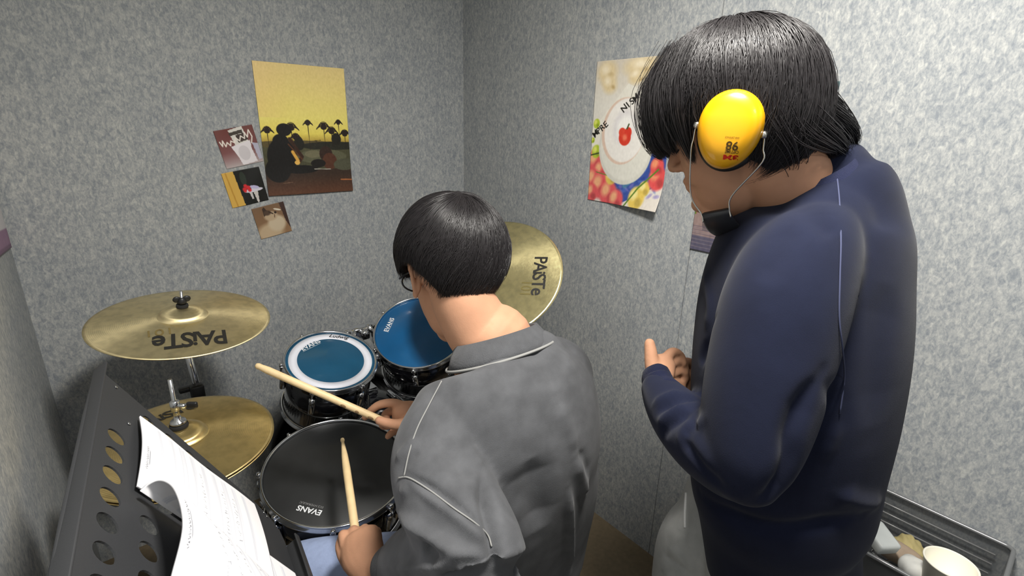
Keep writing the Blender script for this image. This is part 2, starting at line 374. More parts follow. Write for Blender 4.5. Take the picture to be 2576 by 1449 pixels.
cv = Canvas(80, 80, (120, 74, 68)); cv.grad([(0, (112, 58, 52)), (.6, (130, 84, 84)), (1, (190, 178, 178))])
cv.poly([(.35, .05), (.72, .0), (.78, .4), (.42, .46)], (226, 222, 214)); cv.poly([(.34, .12), (.7, .08), (.7, .17), (.36, .2)], (70, 62, 54)); cv.poly([(.5, .2), (.76, .17), (.78, .36), (.52, .4)], (66, 52, 46))
cv.poly([(.3, .47), (.82, .38), (.8, .6), (.85, .95), (.45, .98), (.4, .75)], (236, 230, 234)); cv.ell(.58, .68, .15, .2, (214, 208, 212)); cv.poly([(.85, .45), (1, .5), (1, .9), (.9, .92)], (188, 186, 204))
for pts in ([(.06, .3), (.1, .42), (.14, .28), (.18, .44), (.24, .34), (.3, .44), (.34, .32), (.42, .38), (.48, .26), (.56, .36), (.62, .24), (.7, .32)], [(.7, .32), (.74, .16), (.78, .3), (.86, .12), (.9, .3), (.84, .46)]): cv.line(pts, .016, (246, 236, 226))
tag(print_obj('photo_print', cv, on_wall((536, 330), 'y', .122, .125, RAD(-11))), 'small square print of a white chair with scribbled writing, topmost of three', 'photo print', 'small prints beside the sunset poster')
cv = Canvas(80, 80, (26, 27, 25)); cv.poly([(0, 0), (.3, 0), (.36, 1), (0, 1)], (220, 176, 84)); cv.line([(.1, 0), (.16, 1)], .02, (196, 148, 60)); cv.ell(.5, .25, .08, .2, (60, 74, 60), m=.6)
cv.ell(.68, .62, .26, .055, (222, 218, 232)); cv.poly([(.55, .66), (.62, .66), (.62, .86), (.58, .86)], (206, 200, 200)); cv.poly([(.66, .66), (.78, .66), (.74, 1), (.7, 1)], (214, 208, 204)); cv.ell(.72, .54, .13, .05, (196, 190, 226), rot=.3)
for q in ((.46, .55, .07), (.56, .52, .07), (.5, .46, .06), (.58, .6, .06), (.46, .6, .05)): cv.ell(q[0], q[1], q[2], q[2], (216, 44, 50), soft=.4)
tag(print_obj('photo_print', cv, on_wall((556, 437), 'y', .122, .12, RAD(-9.5))), 'small square print of red fruit on a white pedestal, yellow stripe at its left', 'photo print', 'small prints beside the sunset poster')
cv = Canvas(80, 80, (112, 84, 62)); cv.grad([(0, (126, 98, 74)), (1, (150, 116, 84))]); cv.ell(.35, .85, .5, .35, (196, 172, 140), soft=.4); cv.ell(.62, .62, .32, .3, (206, 188, 160), soft=.3); cv.ell(.5, .36, .24, .17, (190, 166, 136), soft=.3)
cv.poly([(.3, .1), (.36, .04), (.46, .22), (.3, .34)], (64, 50, 42)); cv.ell(.42, .24, .14, .1, (86, 68, 56), soft=.4); cv.ell(.66, .28, .04, .04, (56, 42, 36)); cv.line([(.48, .22), (.58, .3)], .02, (60, 44, 36)); cv.line([(.62, .34), (.6, .42)], .014, (96, 66, 52))
cv.poly([(.84, 0), (1, 0), (1, .9), (.9, .6)], (70, 50, 44)); cv.ell(.74, .2, .12, .03, (222, 210, 190), rot=.4)
tag(print_obj('photo_print', cv, on_wall((632, 526), 'y', .112, .114, RAD(-10))), 'small square print of a sleeping cat, lowest of three', 'photo print', 'small prints beside the sunset poster')

cv = Canvas(200, 286, (226, 220, 206)); cv.grad([(0, (214, 204, 188)), (.3, (226, 222, 212)), (.6, (220, 216, 206)), (1, (222, 214, 204))])
for q in ((.16, .08, .17, .10, 0), (.2, .16, .13, .08, .4), (.6, .06, .28, .09, 0), (.82, .14, .2, .12, .5), (.55, .12, .14, .06, -.3)):
    cv.ell(q[0], q[1], q[2], q[3], (226, 206, 164), q[4], .5); cv.ell(q[0] - .03, q[1] - .02, q[2] * .5, q[3] * .5, (246, 232, 202), q[4], .8); cv.ell(q[0] + .05, q[1] + .02, q[2] * .3, q[3] * .25, (190, 164, 116), q[4], .9)
cv.poly([(.45, .16), (.68, .23), (.1, .62), (-.1, .55)], (232, 228, 216)); cv.poly([(.68, .23), (.9, .28), (.6, .5), (.5, .38)], (186, 170, 196))
def flower(x, y, s, a, b):
    cv.ell(x, y, s, s * .8, a, .3, .25); cv.ell(x - s * .3, y - s * .2, s * .55, s * .5, b, .5, .6); cv.ell(x + s * .3, y + s * .25, s * .5, s * .35, tuple(k * .82 for k in a), -.4, .6)
cv.poly([(.45, .62), (1, .5), (1, .8), (.85, .86), (.6, .95), (.45, 1), (.3, .82)], (58, 82, 158))
for k in range(60):
    x, y = RNG.uniform(.38, .95), RNG.uniform(.62, .92); cv.ell(x, y, RNG.uniform(.02, .06), RNG.uniform(.01, .02), [(84, 112, 190), (40, 60, 140), (90, 160, 160), (130, 120, 190)][k % 4], RNG.uniform(-1, 1), .6, .6)
for q in ((.08, .70, .13), (.16, .77, .11), (.06, .84, .12), (.17, .88, .14), (.30, .93, .14), (.42, .97, .12), (.05, .94, .1)): flower(*q, (224, 92, 96), (240, 176, 132))
for q in ((.32, .80, .09), (.70, .93, .12), (.78, .86, .08)): flower(*q, (226, 196, 96), (240, 226, 150))
for q in ((.92, .78, .12), (.9, .7, .09)): flower(*q, (222, 84, 84), (238, 150, 110))
for q in ((.06, .43, .05), (.08, .63, .07), (.02, .55, .03), (.9, .6, .05)): flower(*q, (176, 196, 58), (222, 226, 110))
cv.line([(.0, .66), (.12, .64), (.22, .56)], .008, (60, 70, 40)); cv.line([(.55, 1), (.7, .86), (.92, .72)], .01, (96, 130, 50)); cv.line([(.1, .78), (.3, .8)], .006, (110, 130, 60))
cv.ell(.47, .585, .36, .27 * 1.0, (214, 212, 202), 0, .03); cv.ell(.47, .575, .34, .25, (226, 224, 214), 0, .05)
cv.ell(.43, .48, .29, .235, (222, 196, 178), .2, .03); cv.ell(.45, .475, .275, .225, (240, 236, 230), .2, .05); cv.ell(.44, .45, .17, .14, (226, 222, 222), .3, .3); cv.ell(.45, .455, .13, .11, (246, 244, 240), .3, .4)
cv.ell(.46, .52, .085, .06, (214, 62, 44), -.3, .12); cv.ell(.42, .485, .05, .035, (222, 72, 52), 0, .2); cv.ell(.50, .485, .05, .04, (216, 60, 44), 0, .2); cv.ell(.46, .52, .04, .03, (238, 120, 90), 0, .6); cv.line([(.48, .46), (.50, .43)], .01, (70, 84, 40))
cv.noise(70, 3, 3)
sp = on_wall((1503, 155), 'x', .30, .447, 0, (.028, 1)); so = print_obj('strawberry_poster', cv, sp)
tag(so, 'poster of a strawberry on a white cup and saucer above colourful flowers', 'poster')
word = 'IMPRESSIONISM'; 
for k, ch in enumerate(word):
    if ch == ' ' or k in (0, 5, 6, 7, 8): continue
    u = .005 + .555 * (k) / 12; v = .525 - .27 * (k) / 12
    a, b = sp(u, v), sp(u + .02, v - .0145 * 1.0); X = nz(b - a); N = np.array([-1., 0, 0]); Y = np.cross(N, X)
    mk('lettering', place_text(text_mesh(ch, .030, .0002), a + N * .0012, X, Y), INK, so, False)

cv = Canvas(150, 210, (120, 116, 128)); cv.grad([(0, (86, 104, 104)), (.12, (96, 112, 130)), (.3, (110, 120, 140)), (.6, (118, 112, 120)), (1, (84, 82, 104))])
cv.ell(.85, .03, .25, .05, (62, 86, 92), soft=.6); cv.line([(.7, .14), (1, .05)], .012, (214, 216, 220)); cv.poly([(0, .68), (.6, .68), (.6, .9), (0, .9)], (150, 128, 124)); cv.poly([(.08, .72), (.5, .74), (.5, .88), (.1, .86)], (104, 92, 92))
for k in range(14): cv.line([(0, .84 + k * .012), (1, .85 + k * .012)], .005, [(92, 86, 104), (128, 116, 124)][k % 2], .7)
for k in range(30): cv.ell(RNG.uniform(0, .12), RNG.uniform(.62, .76), .02, .01, [(96, 132, 60), (190, 70, 60)][k % 2], 0, .5)
cv.noise(60, 4, 4)
o = print_obj('lakeside_poster', cv, on_wall((2113, 207), 'x', .313, .452, 0) if False else (lambda u, v: np.array([XR - .004, .782 - .313 * u, 1.610 - .452 * v])))
tag(o, 'grey blue poster mostly hidden behind the standing person', 'poster')
cv = Canvas(60, 84, (210, 206, 208)); cv.mix((cv.y > .86) * 1., (146, 104, 138)); cv.mix((cv.y > .96) * 1., (112, 72, 104)); cv.noise(30, 3, 5)
pL = onpl(30, 622, np.array([XL + .004, 0, 0]), np.array([1., 0, 0]))
o = print_obj('violet_poster', cv, lambda u, v: np.array([XL + .004, pL[1] - .06 * (1 - v) * .2 - .27 * (1 - u), pL[2] + .4 * (1 - v) + .10 * (1 - u) * 0.3]))
tag(o, 'pale poster with a violet lower band on the left wall', 'poster')

# ---------------------------------------------------------------- drums
def drum(name, c, n, r, depth, label, headmat, nlug, phase, group=None, cat='drum', hoop_h=.012, inner=None):
    c = np.array(c, float); n = nz(n); t = thing(name, c - n * depth, label, cat, group); B = basis(n); U, V = B[:, 0], B[:, 1]
    ri = r - .009
    mk('shell', lathe([(ri - .006, -.014), (ri, -.014), (ri, -depth + .012), (ri - .006, -depth + .012)], c, n, 72, True), SHELL, t)
    hd = mk('batter_head', lathe([(.0001, -.006), (r - .012, -.006), (r - .005, -.009), (r - .005, -.012), (.0001, -.0075)], c, n, 72), headmat, t)
    mk('bottom_head', lathe([(.0001, -depth + .006), (r - .009, -depth + .006), (r - .009, -depth + .004), (.0001, -depth + .004)], c, n, 48), mat('clear_film', (.5, .5, .5, 1), .2, alpha=.5) if inner else BLACKP, t)
    for h in (0, -depth + .014):
        mk('hoop', lathe([(r - .007, h - .003), (r - .005, h), (r - .001, h), (r, h - .002), (r - .003, h - .005), (r - .003, h - hoop_h + .003), (r + .003, h - hoop_h), (r + .003, h - hoop_h - .004), (r - .007, h - hoop_h - .004)], c, n, 80, True), CHROME, t)
    for k in range(nlug):
        a = phase + 2 * pi * k / nlug; d = U * cos(a) + V * sin(a); e = -U * sin(a) + V * cos(a); Bk = np.array([d, e, n]).T
        p = c + d * (r + .001)
        mk('tension_rod', join(tube([p + d * .004 - n * .004, p + d * .004 - n * (.055)], .0028, 8), lathe([(.0001, .004), (.0055, .004), (.0055, -.008), (.0001, -.008)], p + d * .004 - n * .006, n, 10)), CHROME, t)
        mk('hoop_claw', box(p + d * .002 - n * .015, (.012, .014, .010), Bk, .002), CHROME, t)
        m = min(depth / 2, .075); lh = min(.055, depth * .45)
        mk('lug', join(box(c + d * (ri + .008) - n * m, (.016, .017, lh), Bk, .004), lathe([(.0001, 0), (.008, 0), (.0095, -.01), (.008, -.022), (.0001, -.022)], p + d * .002 - n * (m - lh / 2 - .010), n, 12)), CHROME, t)
    return t, hd, B
def logo_on(parent, s, pix0, pix1, c, n, lift, mat_, bold=.0004, shear=0., widen=1.0, name='logo', flip=False, tall=1.0, sp=1.0, prof=None):
    """text whose baseline middle runs from pix0 to pix1 on plane (c, n)"""
    c = np.asarray(c, float); n = nz(n); a = onpl(*pix0, c + n * lift, n); b = onpl(*pix1, c + n * lift, n)
    X = nz(b - a); Y = np.cross(n, X); v, f = text_mesh(s, 1.0, bold, shear, sp); wd = v[:, 0].max() - v[:, 0].min(); k = np.linalg.norm(b - a) / wd
    v = v * np.array([k, k * tall, 1]); v[:, 1] -= (v[:, 1].max() + v[:, 1].min()) / 2
    w_, f = place_text((v, f), (a + b) / 2, X, Y)
    if prof is not None:
        q = w_ - c; hh = q @ n; rad = np.linalg.norm(q - np.outer(hh, n), axis=1); w_ = w_ + np.outer(prof(rad) - hh + (v[:, 2] > 0) * .0003 + .0006, n)
    return mk(name, (w_, f), mat_, parent, False)
def film(name, col, mixf):
    m, nt, b = new_mat(name); b.inputs['Base Color'].default_value = col; b.inputs['Roughness'].default_value = .22
    b.inputs['Alpha'].default_value = mixf; b.inputs['Coat Weight'].default_value = .3
    t = nt.nodes.new('ShaderNodeTexNoise'); t.inputs['Scale'].default_value = 14; r = nt.nodes.new('ShaderNodeValToRGB'); r.color_ramp.elements[0].color = tuple(x * .8 for x in col[:3]) + (1,); r.color_ramp.elements[1].color = tuple(min(1, x * 1.2) for x in col[:3]) + (1,)
    tc = nt.nodes.new('ShaderNodeTexCoord'); nt.links.new(tc.outputs['Object'], t.inputs['Vector']); nt.links.new(t.outputs[0], r.inputs[0]); nt.links.new(r.outputs[0], b.inputs['Base Color'])
    return m
BLUE1 = film('blue_drum_film', c3(24, 96, 150), .80); BLUE2 = film('teal_drum_film', c3(34, 92, 126), .74); BLK = mat('black_drum_film', (.022, .023, .024, 1), .42, noise=.15, nscale=15, bump=.05, bscale=900)
SN = (np.array([.380, 1.137, .633]), nz([-.006, -.203, .979]))
sn, snh, SB = drum('snare_drum', SN[0], SN[1], .183, .14, 'wide black snare drum with black head and chrome rims', BLK, 8, .35)
logo_on(snh, 'EVANS', (808, 1291), (748, 1277), SN[0], SN[1], -.0055, WHITEINK, .02)
logo_on(snh, 'EC2 HYDRAULIC', (813, 1277), (754, 1263), SN[0], SN[1], -.0055, mat('grey_ink', (.25, .25, .25, 1)), .0, name='small_print')
T1C = (np.array([.494, 1.433, .797]), nz([.039, -.339, .94]))
t1, t1h, TB = drum('rack_tom', T1C[0], T1C[1], .137, .19, 'small black rack tom with teal head and white ring', BLUE2, 6, .2, 'rack toms above the bass drum', inner=1)
logo_on(t1h, 'EVANS', (758, 879), (803, 857), T1C[0], T1C[1], -.0055, WHITEINK, .02)
mk('small_print', tube([onpl(762, 885, T1C[0] - T1C[1] * .0055, T1C[1]), onpl(807, 863, T1C[0] - T1C[1] * .0055, T1C[1])], .0006, 4), WHITEINK, t1h)
ring = mk('muffling_ring', lathe([(.098, -.0052), (.1225, -.0052), (.1225, -.0042), (.098, -.0042)], T1C[0], T1C[1], 72, True), mat('white_film', c3(232, 234, 244), .45, noise=.02), None)
tag(ring, 'white muffling ring lying on the teal tom head', 'drum ring')
logo_on(ring, 'Ludwig', (826, 845), (876, 851), T1C[0], T1C[1], -.0038, INK, .015, shear=.35)
T2C = (np.array([.815, 1.453, .805]), nz([-.306, -.372, .876]))
t2, t2h, TB2 = drum('rack_tom', T2C[0], T2C[1], .16, .20, 'larger black rack tom with bright blue head beside the seated person', BLUE1, 6, .0, 'rack toms above the bass drum', inner=1)
logo_on(t2h, 'EVANS', (970, 834), (987, 800), T2C[0], T2C[1], -.0055, WHITEINK, .02)
mk('small_print', tube([onpl(976, 836, T2C[0] - T2C[1] * .0055, T2C[1]), onpl(992, 803, T2C[0] - T2C[1] * .0055, T2C[1])], .0006, 4), WHITEINK, t2h)
for t, C, px, B in ((t1, T1C, (842, 903), TB), (t2, T2C, (985, 848), TB2)):
    p = onpl(*px, C[0] - C[1] * .030, C[1]); mk('mount_bracket', box(p, (.045, .045, .035), B, .008), BLACKP, t)
# bass drum lying on its side with its legs and the tom holder
bd = thing('bass_drum', (.63, 1.56, 0), 'black bass drum standing behind the snare under the toms', 'drum')
bc = np.array([.63, 1.36, .285]); by = np.array([0, 1., 0])
mk('shell', lathe([(.262, .03), (.268, .03), (.268, .38), (.262, .38)], bc, by, 72, True), SHELL, bd)
for nm, h in (('batter_head', .012), ('front_head', .398)): mk(nm, lathe([(.0001, h), (.262, h), (.262, h + .004), (.0001, h + .004)], bc, by, 64), BLK, bd)
for h in (0, .385): mk('hoop', lathe([(.266, h), (.28, h), (.282, h + .004), (.282, h + .032), (.28, h + .036), (.266, h + .036)], bc, by, 80, True), BLACKP, bd)
for k in range(8):
    a = 2 * pi * (k + .5) / 8; d = np.array([cos(a), 0, sin(a)]); Bk = np.array([d, np.cross(by, d), by]).T
    mk('tension_rod', tube([bc + d * .288 + by * .0, bc + d * .288 + by * .15], .003, 8), CHROME, bd); mk('lug', box(bc + d * .277 + by * .17, (.018, .02, .06), Bk, .005), CHROME, bd)
    mk('hoop_claw', box(bc + d * .286 + by * .014, (.012, .03, .034), Bk, .003), CHROME, bd)
for s in (-1, 1): mk('spur_leg', tube([bc + [s * .22, .34, -.15], bc + [s * .33, .40, -.275]], .008, 8), CHROME, bd)
post = np.array([.66, 1.60, .55]); mk('mount_base', box(post + [0, 0, .012], (.07, .09, .03), None, .006), CHROME, bd)
mk('mount_post', tube([post, post + [0, 0, .24]], .0125, 14), CHROME, bd)
pt = post + [0, 0, .235]; mk('mount_clamp', join(box(pt, (.06, .045, .05), None, .008), box(pt + [-.04, 0, .01], (.04, .03, .03), None, .006), box(pt + [.04, 0, .01], (.04, .03, .03), None, .006), lathe([(.0001, 0), (.012, 0), (.012, .03), (.0001, .03)], pt + [0, -.05, .01], (0, 1, 0), 12)), CHROME, bd)
for C, s in ((T1C, -1), (T2C, 1)):
    q = C[0] - C[1] * .09 + nz(pt - (C[0] - C[1] * .09)) * (.14 if s < 0 else .16)
    mk('tom_arm', tube(spline([pt + [s * .05, 0, .01], (pt + q) / 2 + [0, 0, .03], q], 8), .0095, 12), CHROME, bd)
    mk('tom_clamp', box(q, (.04, .05, .05), None, .008), CHROME, bd)
# snare stand
ss = thing('snare_stand', (.38, 1.15, 0), 'chrome snare stand under the black snare drum', 'drum stand')
sc0 = SN[0] - SN[1] * .15
mk('post', tube([[.38, 1.17, .12], [.38, 1.17, .40], sc0 - SN[1] * .03], .011, 12), CHROME, ss)
for k in range(3):
    a = pi * 2 * k / 3 + .5; d = SB[:, 0] * cos(a) + SB[:, 1] * sin(a)
    mk('basket_arm', tube([sc0 - SN[1] * .03, sc0 + d * .15 - SN[1] * .012, sc0 + d * .192 + SN[1] * .0, sc0 + d * .194 + SN[1] * .022], .006, 8), CHROME, ss)
    mk('leg', join(tube([[.38, 1.17, .34], [.38 + .23 * cos(a + .6), 1.17 + .23 * sin(a + .6), .012]], .007, 8), ell((.38 + .23 * cos(a + .6), 1.17 + .23 * sin(a + .6), .014), (.012, .012, .012), None, 10, 6)), CHROME, ss)

# ---------------------------------------------------------------- cymbals
def cprof(Rr, rb=.055, hb=.021, hc=.017):
    return lambda r: hc * (1 - (np.minimum(r, Rr) / Rr) ** 1.5) + hb * np.sqrt(np.clip(1 - (r / rb) ** 2, 0, 1)) * (r < rb)
def cymbal(name, c, n, Rr, label, col, rough, group=None, sign=1, rb=.055, hammer=0):
    pf = cprof(Rr, rb); rs = np.concatenate([np.linspace(.006, rb, 12), np.linspace(rb + .003, Rr, 22)])
    top = [(r, sign * pf(r)) for r in rs]; bot = [(r, sign * pf(r) - .0016) for r in rs[::-1]]
    o = mk(name, lathe(top + bot, (0, 0, 0), (0, 0, 1), 96, True), brass_mat(name + '_brass', col, rough, hammer), None, True, (0, 0, 0))
    o.location = tuple(c); o.rotation_euler = Matrix(basis(n).tolist()).to_euler(); ORG[o.name] = np.array(c, float); ROT[o.name] = Matrix(basis(n).tolist()).to_4x4().inverted()
    return tag(o, label, 'cymbal', group), pf
def cymbal_stand(name, c, n, base, label, h_off=.03, bar=None):
    c = np.asarray(c, float); n = nz(n); t = thing(name, (base[0], base[1], 0), label, 'cymbal stand')
    ct = c + n * .04
    mk('felt_washer', lathe([(.0001, 0), (.013, 0), (.014, .004), (.013, .009), (.0001, .009)], ct - n * .003, n, 20), mat('black_felt', (.015, .015, .015, 1), .95, bump=.3), t)
    w0 = ct + n * .008; B = basis(n)
    wing = [lathe([(.0001, 0), (.010, 0), (.011, .006), (.008, .013), (.006, .016), (.0001, .018)], w0, n, 16)]
    for s in (-1, 1): wing.append(ell(w0 + B[:, 0] * s * .011 + n * .012, (.009, .004, .0085), B, 14, 8))
    mk('wing_nut', join(*wing), BLACKP, t)
    mk('threaded_rod', tube([c - n * .06, w0 + n * .034], .0032, 10), CHROME, t)
    tl = c - n * .07; mk('tilter', join(ell(tl, (.018, .014, .018), None, 14, 8), box(tl - [0, 0, .016], (.022, .022, .03), None, .004)), CHROME, t)
    b = np.array([base[0], base[1], 0.]); up = tl - [0, 0, .02]
    bend = up if bar is None else np.array(bar, float)
    if bar is not None: mk('boom_arm', tube([up, bend], .008, 12), CHROME, t)
    mid = np.array([b[0], b[1], .55])
    mk('upper_tube', tube([bend, np.array([b[0] * .5 + bend[0] * .5, b[1] * .5 + bend[1] * .5, (bend[2] + .55) / 2]), mid], .0085, 14), CHROME, t)
    mk('lower_tube', tube([mid + [0, 0, .05], [b[0], b[1], .10]], .0125, 14), CHROME, t)
    mk('tube_joint', join(box(mid + [0, 0, .03], (.036, .036, .05), None, .006), tube([mid + [0, -.015, .03], mid + [0, -.05, .035]], .006, 8), box(mid + [0, -.055, .036], (.035, .008, .014), None, .003)), BLACKP, t)
    for k in range(3):
        a = .5 + 2 * pi * k / 3; e = b + [.24 * cos(a), .24 * sin(a), .014]
        mk('leg', join(tube([b + [0, 0, .36], e], .007, 8), tube([b + [0, 0, .13], b + (e - b) * .55 + [0, 0, .155 - .01]], .0045, 8)), CHROME, t); mk('rubber_foot', ell(e, (.015, .015, .013), None, 12, 8), BLACKP, t)
    return t
CR = (np.array([.139, 1.478, .994]), nz([.064, -.119, .991])); GOLD = (.86, .73, .42, 1)
cr, pf = cymbal('crash_cymbal', *CR, .203, 'large brass crash cymbal tilted in front of the back wall', GOLD, .42)
logo_on(cr, 'PAiSTe', (571, 846), (383, 866), *CR, .006, INK, .018, prof=pf, tall=1.45, sp=.86)
logo_on(cr, '101', (430, 838), (372, 845), *CR, .006, mat('faint_ink', c3(120, 104, 60), .6), .0, prof=pf, tall=1.0, name='small_print')
st = cymbal_stand('cymbal_stand', *CR, (.165, 1.62), 'chrome cymbal stand holding the crash cymbal over the hi-hat')
pj = P(497, 985, 1.42); mk('memory_clamp', join(box(pj, (.034, .03, .045), None, .006), box(pj + R[:, 0] * -.028 - [0, 0, -.008], (.04, .02, .014), None, .004)), BLACKP, st)
RD = (CAM + (np.array([.815, 1.054, 1.098]) - CAM) * 1.126, nz([-.553, -.284, .783]))
rd, pf2 = cymbal('ride_cymbal', *RD, .2286, 'brass cymbal steeply tilted behind the seated person at the right wall', (.96, .84, .44, 1), .30, hammer=.5)
logo_on(rd, 'PAiSTe', (1362, 646), (1352, 742), *RD, .006, INK, .015, prof=pf2, tall=1.0, sp=.86)
logo_on(rd, '101', (1327, 712), (1322, 742), *RD, .006, mat('olive_ink', c3(110, 100, 50), .6), .0, prof=pf2, tall=1.2, name='small_print')
cymbal_stand('cymbal_stand', *RD, (1.13, 1.42), 'chrome cymbal stand in the corner behind the seated person', bar=RD[0] + np.array([.10, .12, -.12]))
HT = (np.array([.065, 1.151, .839]), nz([.003, -.05, .999]))
ht, pf3 = cymbal('hi_hat_cymbal', *HT, .178, 'upper brass hi-hat cymbal behind the music stand', (.74, .56, .24, 1), .30, 'hi-hat pair', rb=.05)
logo_on(ht, 'PAiSTe', (338, 1078), (490, 1020), *HT, .006, INK, .012, prof=pf3, tall=1.0, sp=.86)
cymbal('hi_hat_cymbal', HT[0] - HT[1] * .006, HT[1], .178, 'lower inverted brass hi-hat cymbal just beneath the upper one', (.70, .52, .22, 1), .30, 'hi-hat pair', -1, .05)
hs = thing('hi_hat_stand', (.065, 1.151, 0), 'chrome hi-hat stand with a pull rod rising through the cymbals', 'hi-hat stand')
hc = HT[0] + HT[1] * .037; hz = HT[1]
rt = P(427, 955, 1.03); mk('pull_rod', tube([hc - hz * .1, hc + hz * .03, hc + (rt - hc) * 1.0], .0042, 12), CHROME, hs)
hd_ = nz(rt - hc)
mk('clutch', join(lathe([(.0001, .0), (.014, .0), (.016, .003), (.014, .007), (.007, .009), (.006, .03), (.009, .032), (.009, .052), (.005, .055), (.0001, .055)], hc + hd_ * .008, hd_, 20), tube([hc + hd_ * .050, hc + hd_ * .050 + R[:, 0] * .022], .005, 8)), CHROME, hs)
mk('clutch_screw', box(hc + hd_ * .052 + R[:, 0] * .036, (.022, .008, .014), np.array([R[:, 0], np.cross(hd_, R[:, 0]), hd_]).T, .003), BLACKP, hs)
mk('felt_washer', lathe([(.0001, -.003), (.0165, -.003), (.018, .002), (.0165, .008), (.0001, .008)], hc, hz, 24), mat('dark_felt', (.01, .01, .01, 1), .9), hs)
mk('tube', tube([HT[0] - hz * .03, [.065, 1.151, .10]], .011, 14), CHROME, hs)
for k in range(3):
    a = 1.2 + 2 * pi * k / 3; e = np.array([.065 + .19 * cos(a), 1.151 + .19 * sin(a), .014]); mk('leg', tube([[.065, 1.151, .30], e], .007, 8), CHROME, hs); mk('rubber_foot', ell(e, (.014, .014, .013), None, 12, 8), BLACKP, hs)
mk('pedal', join(box((.075, 1.02, .045), (.08, .25, .012), basis((0, -.2, .98), (1, 0, 0)), .003), box((.065, 1.13, .03), (.10, .03, .05), None, .004)), BLACKM, hs)

# ---------------------------------------------------------------- music stand with the score
T1 = P(350, 1048, .759); T2 = P(343, 1240, .606); Q = P(630, 1265, .893)
e1 = nz(T1 - T2); e2 = T1 - Q; e2 = nz(e2 - e1 * (e1 @ e2)); e3 = np.cross(e1, e2)       # along the top, up the desk, out of the desk
def D(s, t, h=0): return T1 + e1 * s + e2 * t + e3 * (h - .006)
ms = thing('music_stand', (0.16, .72, 0), 'black perforated music stand leaning at the left wall, score on it', 'music stand')
def plate(outer, holes, th):
    cu = bpy.data.curves.new('p', 'CURVE'); cu.dimensions = '2D'; cu.fill_mode = 'BOTH'; cu.extrude = th
    for L in [outer] + holes:
        s = cu.splines.new('POLY'); s.points.add(len(L) - 1); s.use_cyclic_u = True
        for i, q in enumerate(L): s.points[i].co = (q[0], q[1], 0, 1)
    o = bpy.data.objects.new('p', cu); COL.objects.link(o); bpy.context.view_layer.update()
    me = o.evaluated_get(bpy.context.evaluated_depsgraph_get()).to_mesh()
    v = np.array([q.co[:] for q in me.vertices]); f = [list(p.vertices) for p in me.polygons]; bpy.data.objects.remove(o); bpy.data.curves.remove(cu)
    return v, f
def circ(s, t, r, n=20, ry=None): return [(s + r * cos(2 * pi * k / n), t + (ry or r) * sin(2 * pi * k / n)) for k in range(n)][::-1]
out = [(.052, .078), (.064, .074), (.070, .062), (.060, -.03), (.050, -.15), (.034, -.277), (.020, -.315), (-.002, -.338), (-.03, -.345), (-.25, -.347), (-.41, -.345), (-.45, -.33), (-.47, -.29), (-.50, .0), (-.505, .06), (-.495, .076), (-.48, .08)]
holes = [circ(s, .029, .0145) for s in (-.087, -.132, -.177, -.222, -.268, -.314, -.36)] + [circ(s, t, .0145) for s, t in ((.024, -.028), (.021, -.072), (.017, -.116), (.012, -.161), (.006, -.206))]
holes += [circ(s, t, .0145) for s, t in ((-.228, -.027), (-.274, -.027), (-.32, -.027), (-.455, -.03), (-.452, -.075), (-.448, -.12))] + [circ(-.150, -.048, .036, 28, .024)]
pv, pff = plate(out, holes, .0011); mk('desk', (np.array([D(a, b, c - .001) for a, b, c in pv]), pff), BLACKM, ms, False)
mk('rolled_edge', tube([D(a, b, .002) for a, b in [(-.495, .076), (-.3, .080), (-.1, .080), (.052, .078)]], .003, 8), BLACKM, ms)
mk('top_flange', box(D(-.22, .080, .011), (.54, .003, .020), np.array([e1, e2, e3]).T, .001), BLACKM, ms)
mk('ledge', join(box(D(-.24, -.347, .012), (.40, .003, .026), np.array([e1, e2, e3]).T, .001), box(D(-.24, -.341, .024), (.40, .012, .003), np.array([e1, e2, e3]).T, .001)), BLACKM, ms)
for s, t in ((.052, .04), (-.03, .012), (.012, -.305), (.018, -.298)): mk('rivet', ell(D(s, t, .0012), (.003, .003, .0012), np.array([e1, e2, e3]).T, 10, 6), CHROME, ms)
hub = D(-.22, -.2, -.03); mk('tilt_bracket', join(box(hub, (.09, .05, .03), np.array([e1, e2, e3]).T, .004), lathe([(.0001, 0), (.014, 0), (.014, .03), (.0001, .03)], hub - e1 * .06, e1, 16)), BLACKM, ms)
pole = np.array([hub[0] - .01, hub[1], 0]); mk('pole', tube([hub - e3 * .01, pole + [0, 0, hub[2] - .06], pole + [0, 0, .45]], .009, 14), BLACKM, ms)
mk('lower_pole', tube([pole + [0, 0, .52], pole + [0, 0, .04]], .0125, 14), BLACKM, ms); mk('collar', lathe([(.012, 0), (.018, 0), (.018, .04), (.012, .04)], pole + [0, 0, .49], (0, 0, 1), 20, True), BLACKP, ms)
for k in range(3):
    a = .3 + 2 * pi * k / 3; mk('leg', tube([pole + [0, 0, .10], pole + [.12 * cos(a), .12 * sin(a), .05], pole + [.155 * cos(a), .155 * sin(a), .01]], .008, 8), BLACKM, ms)
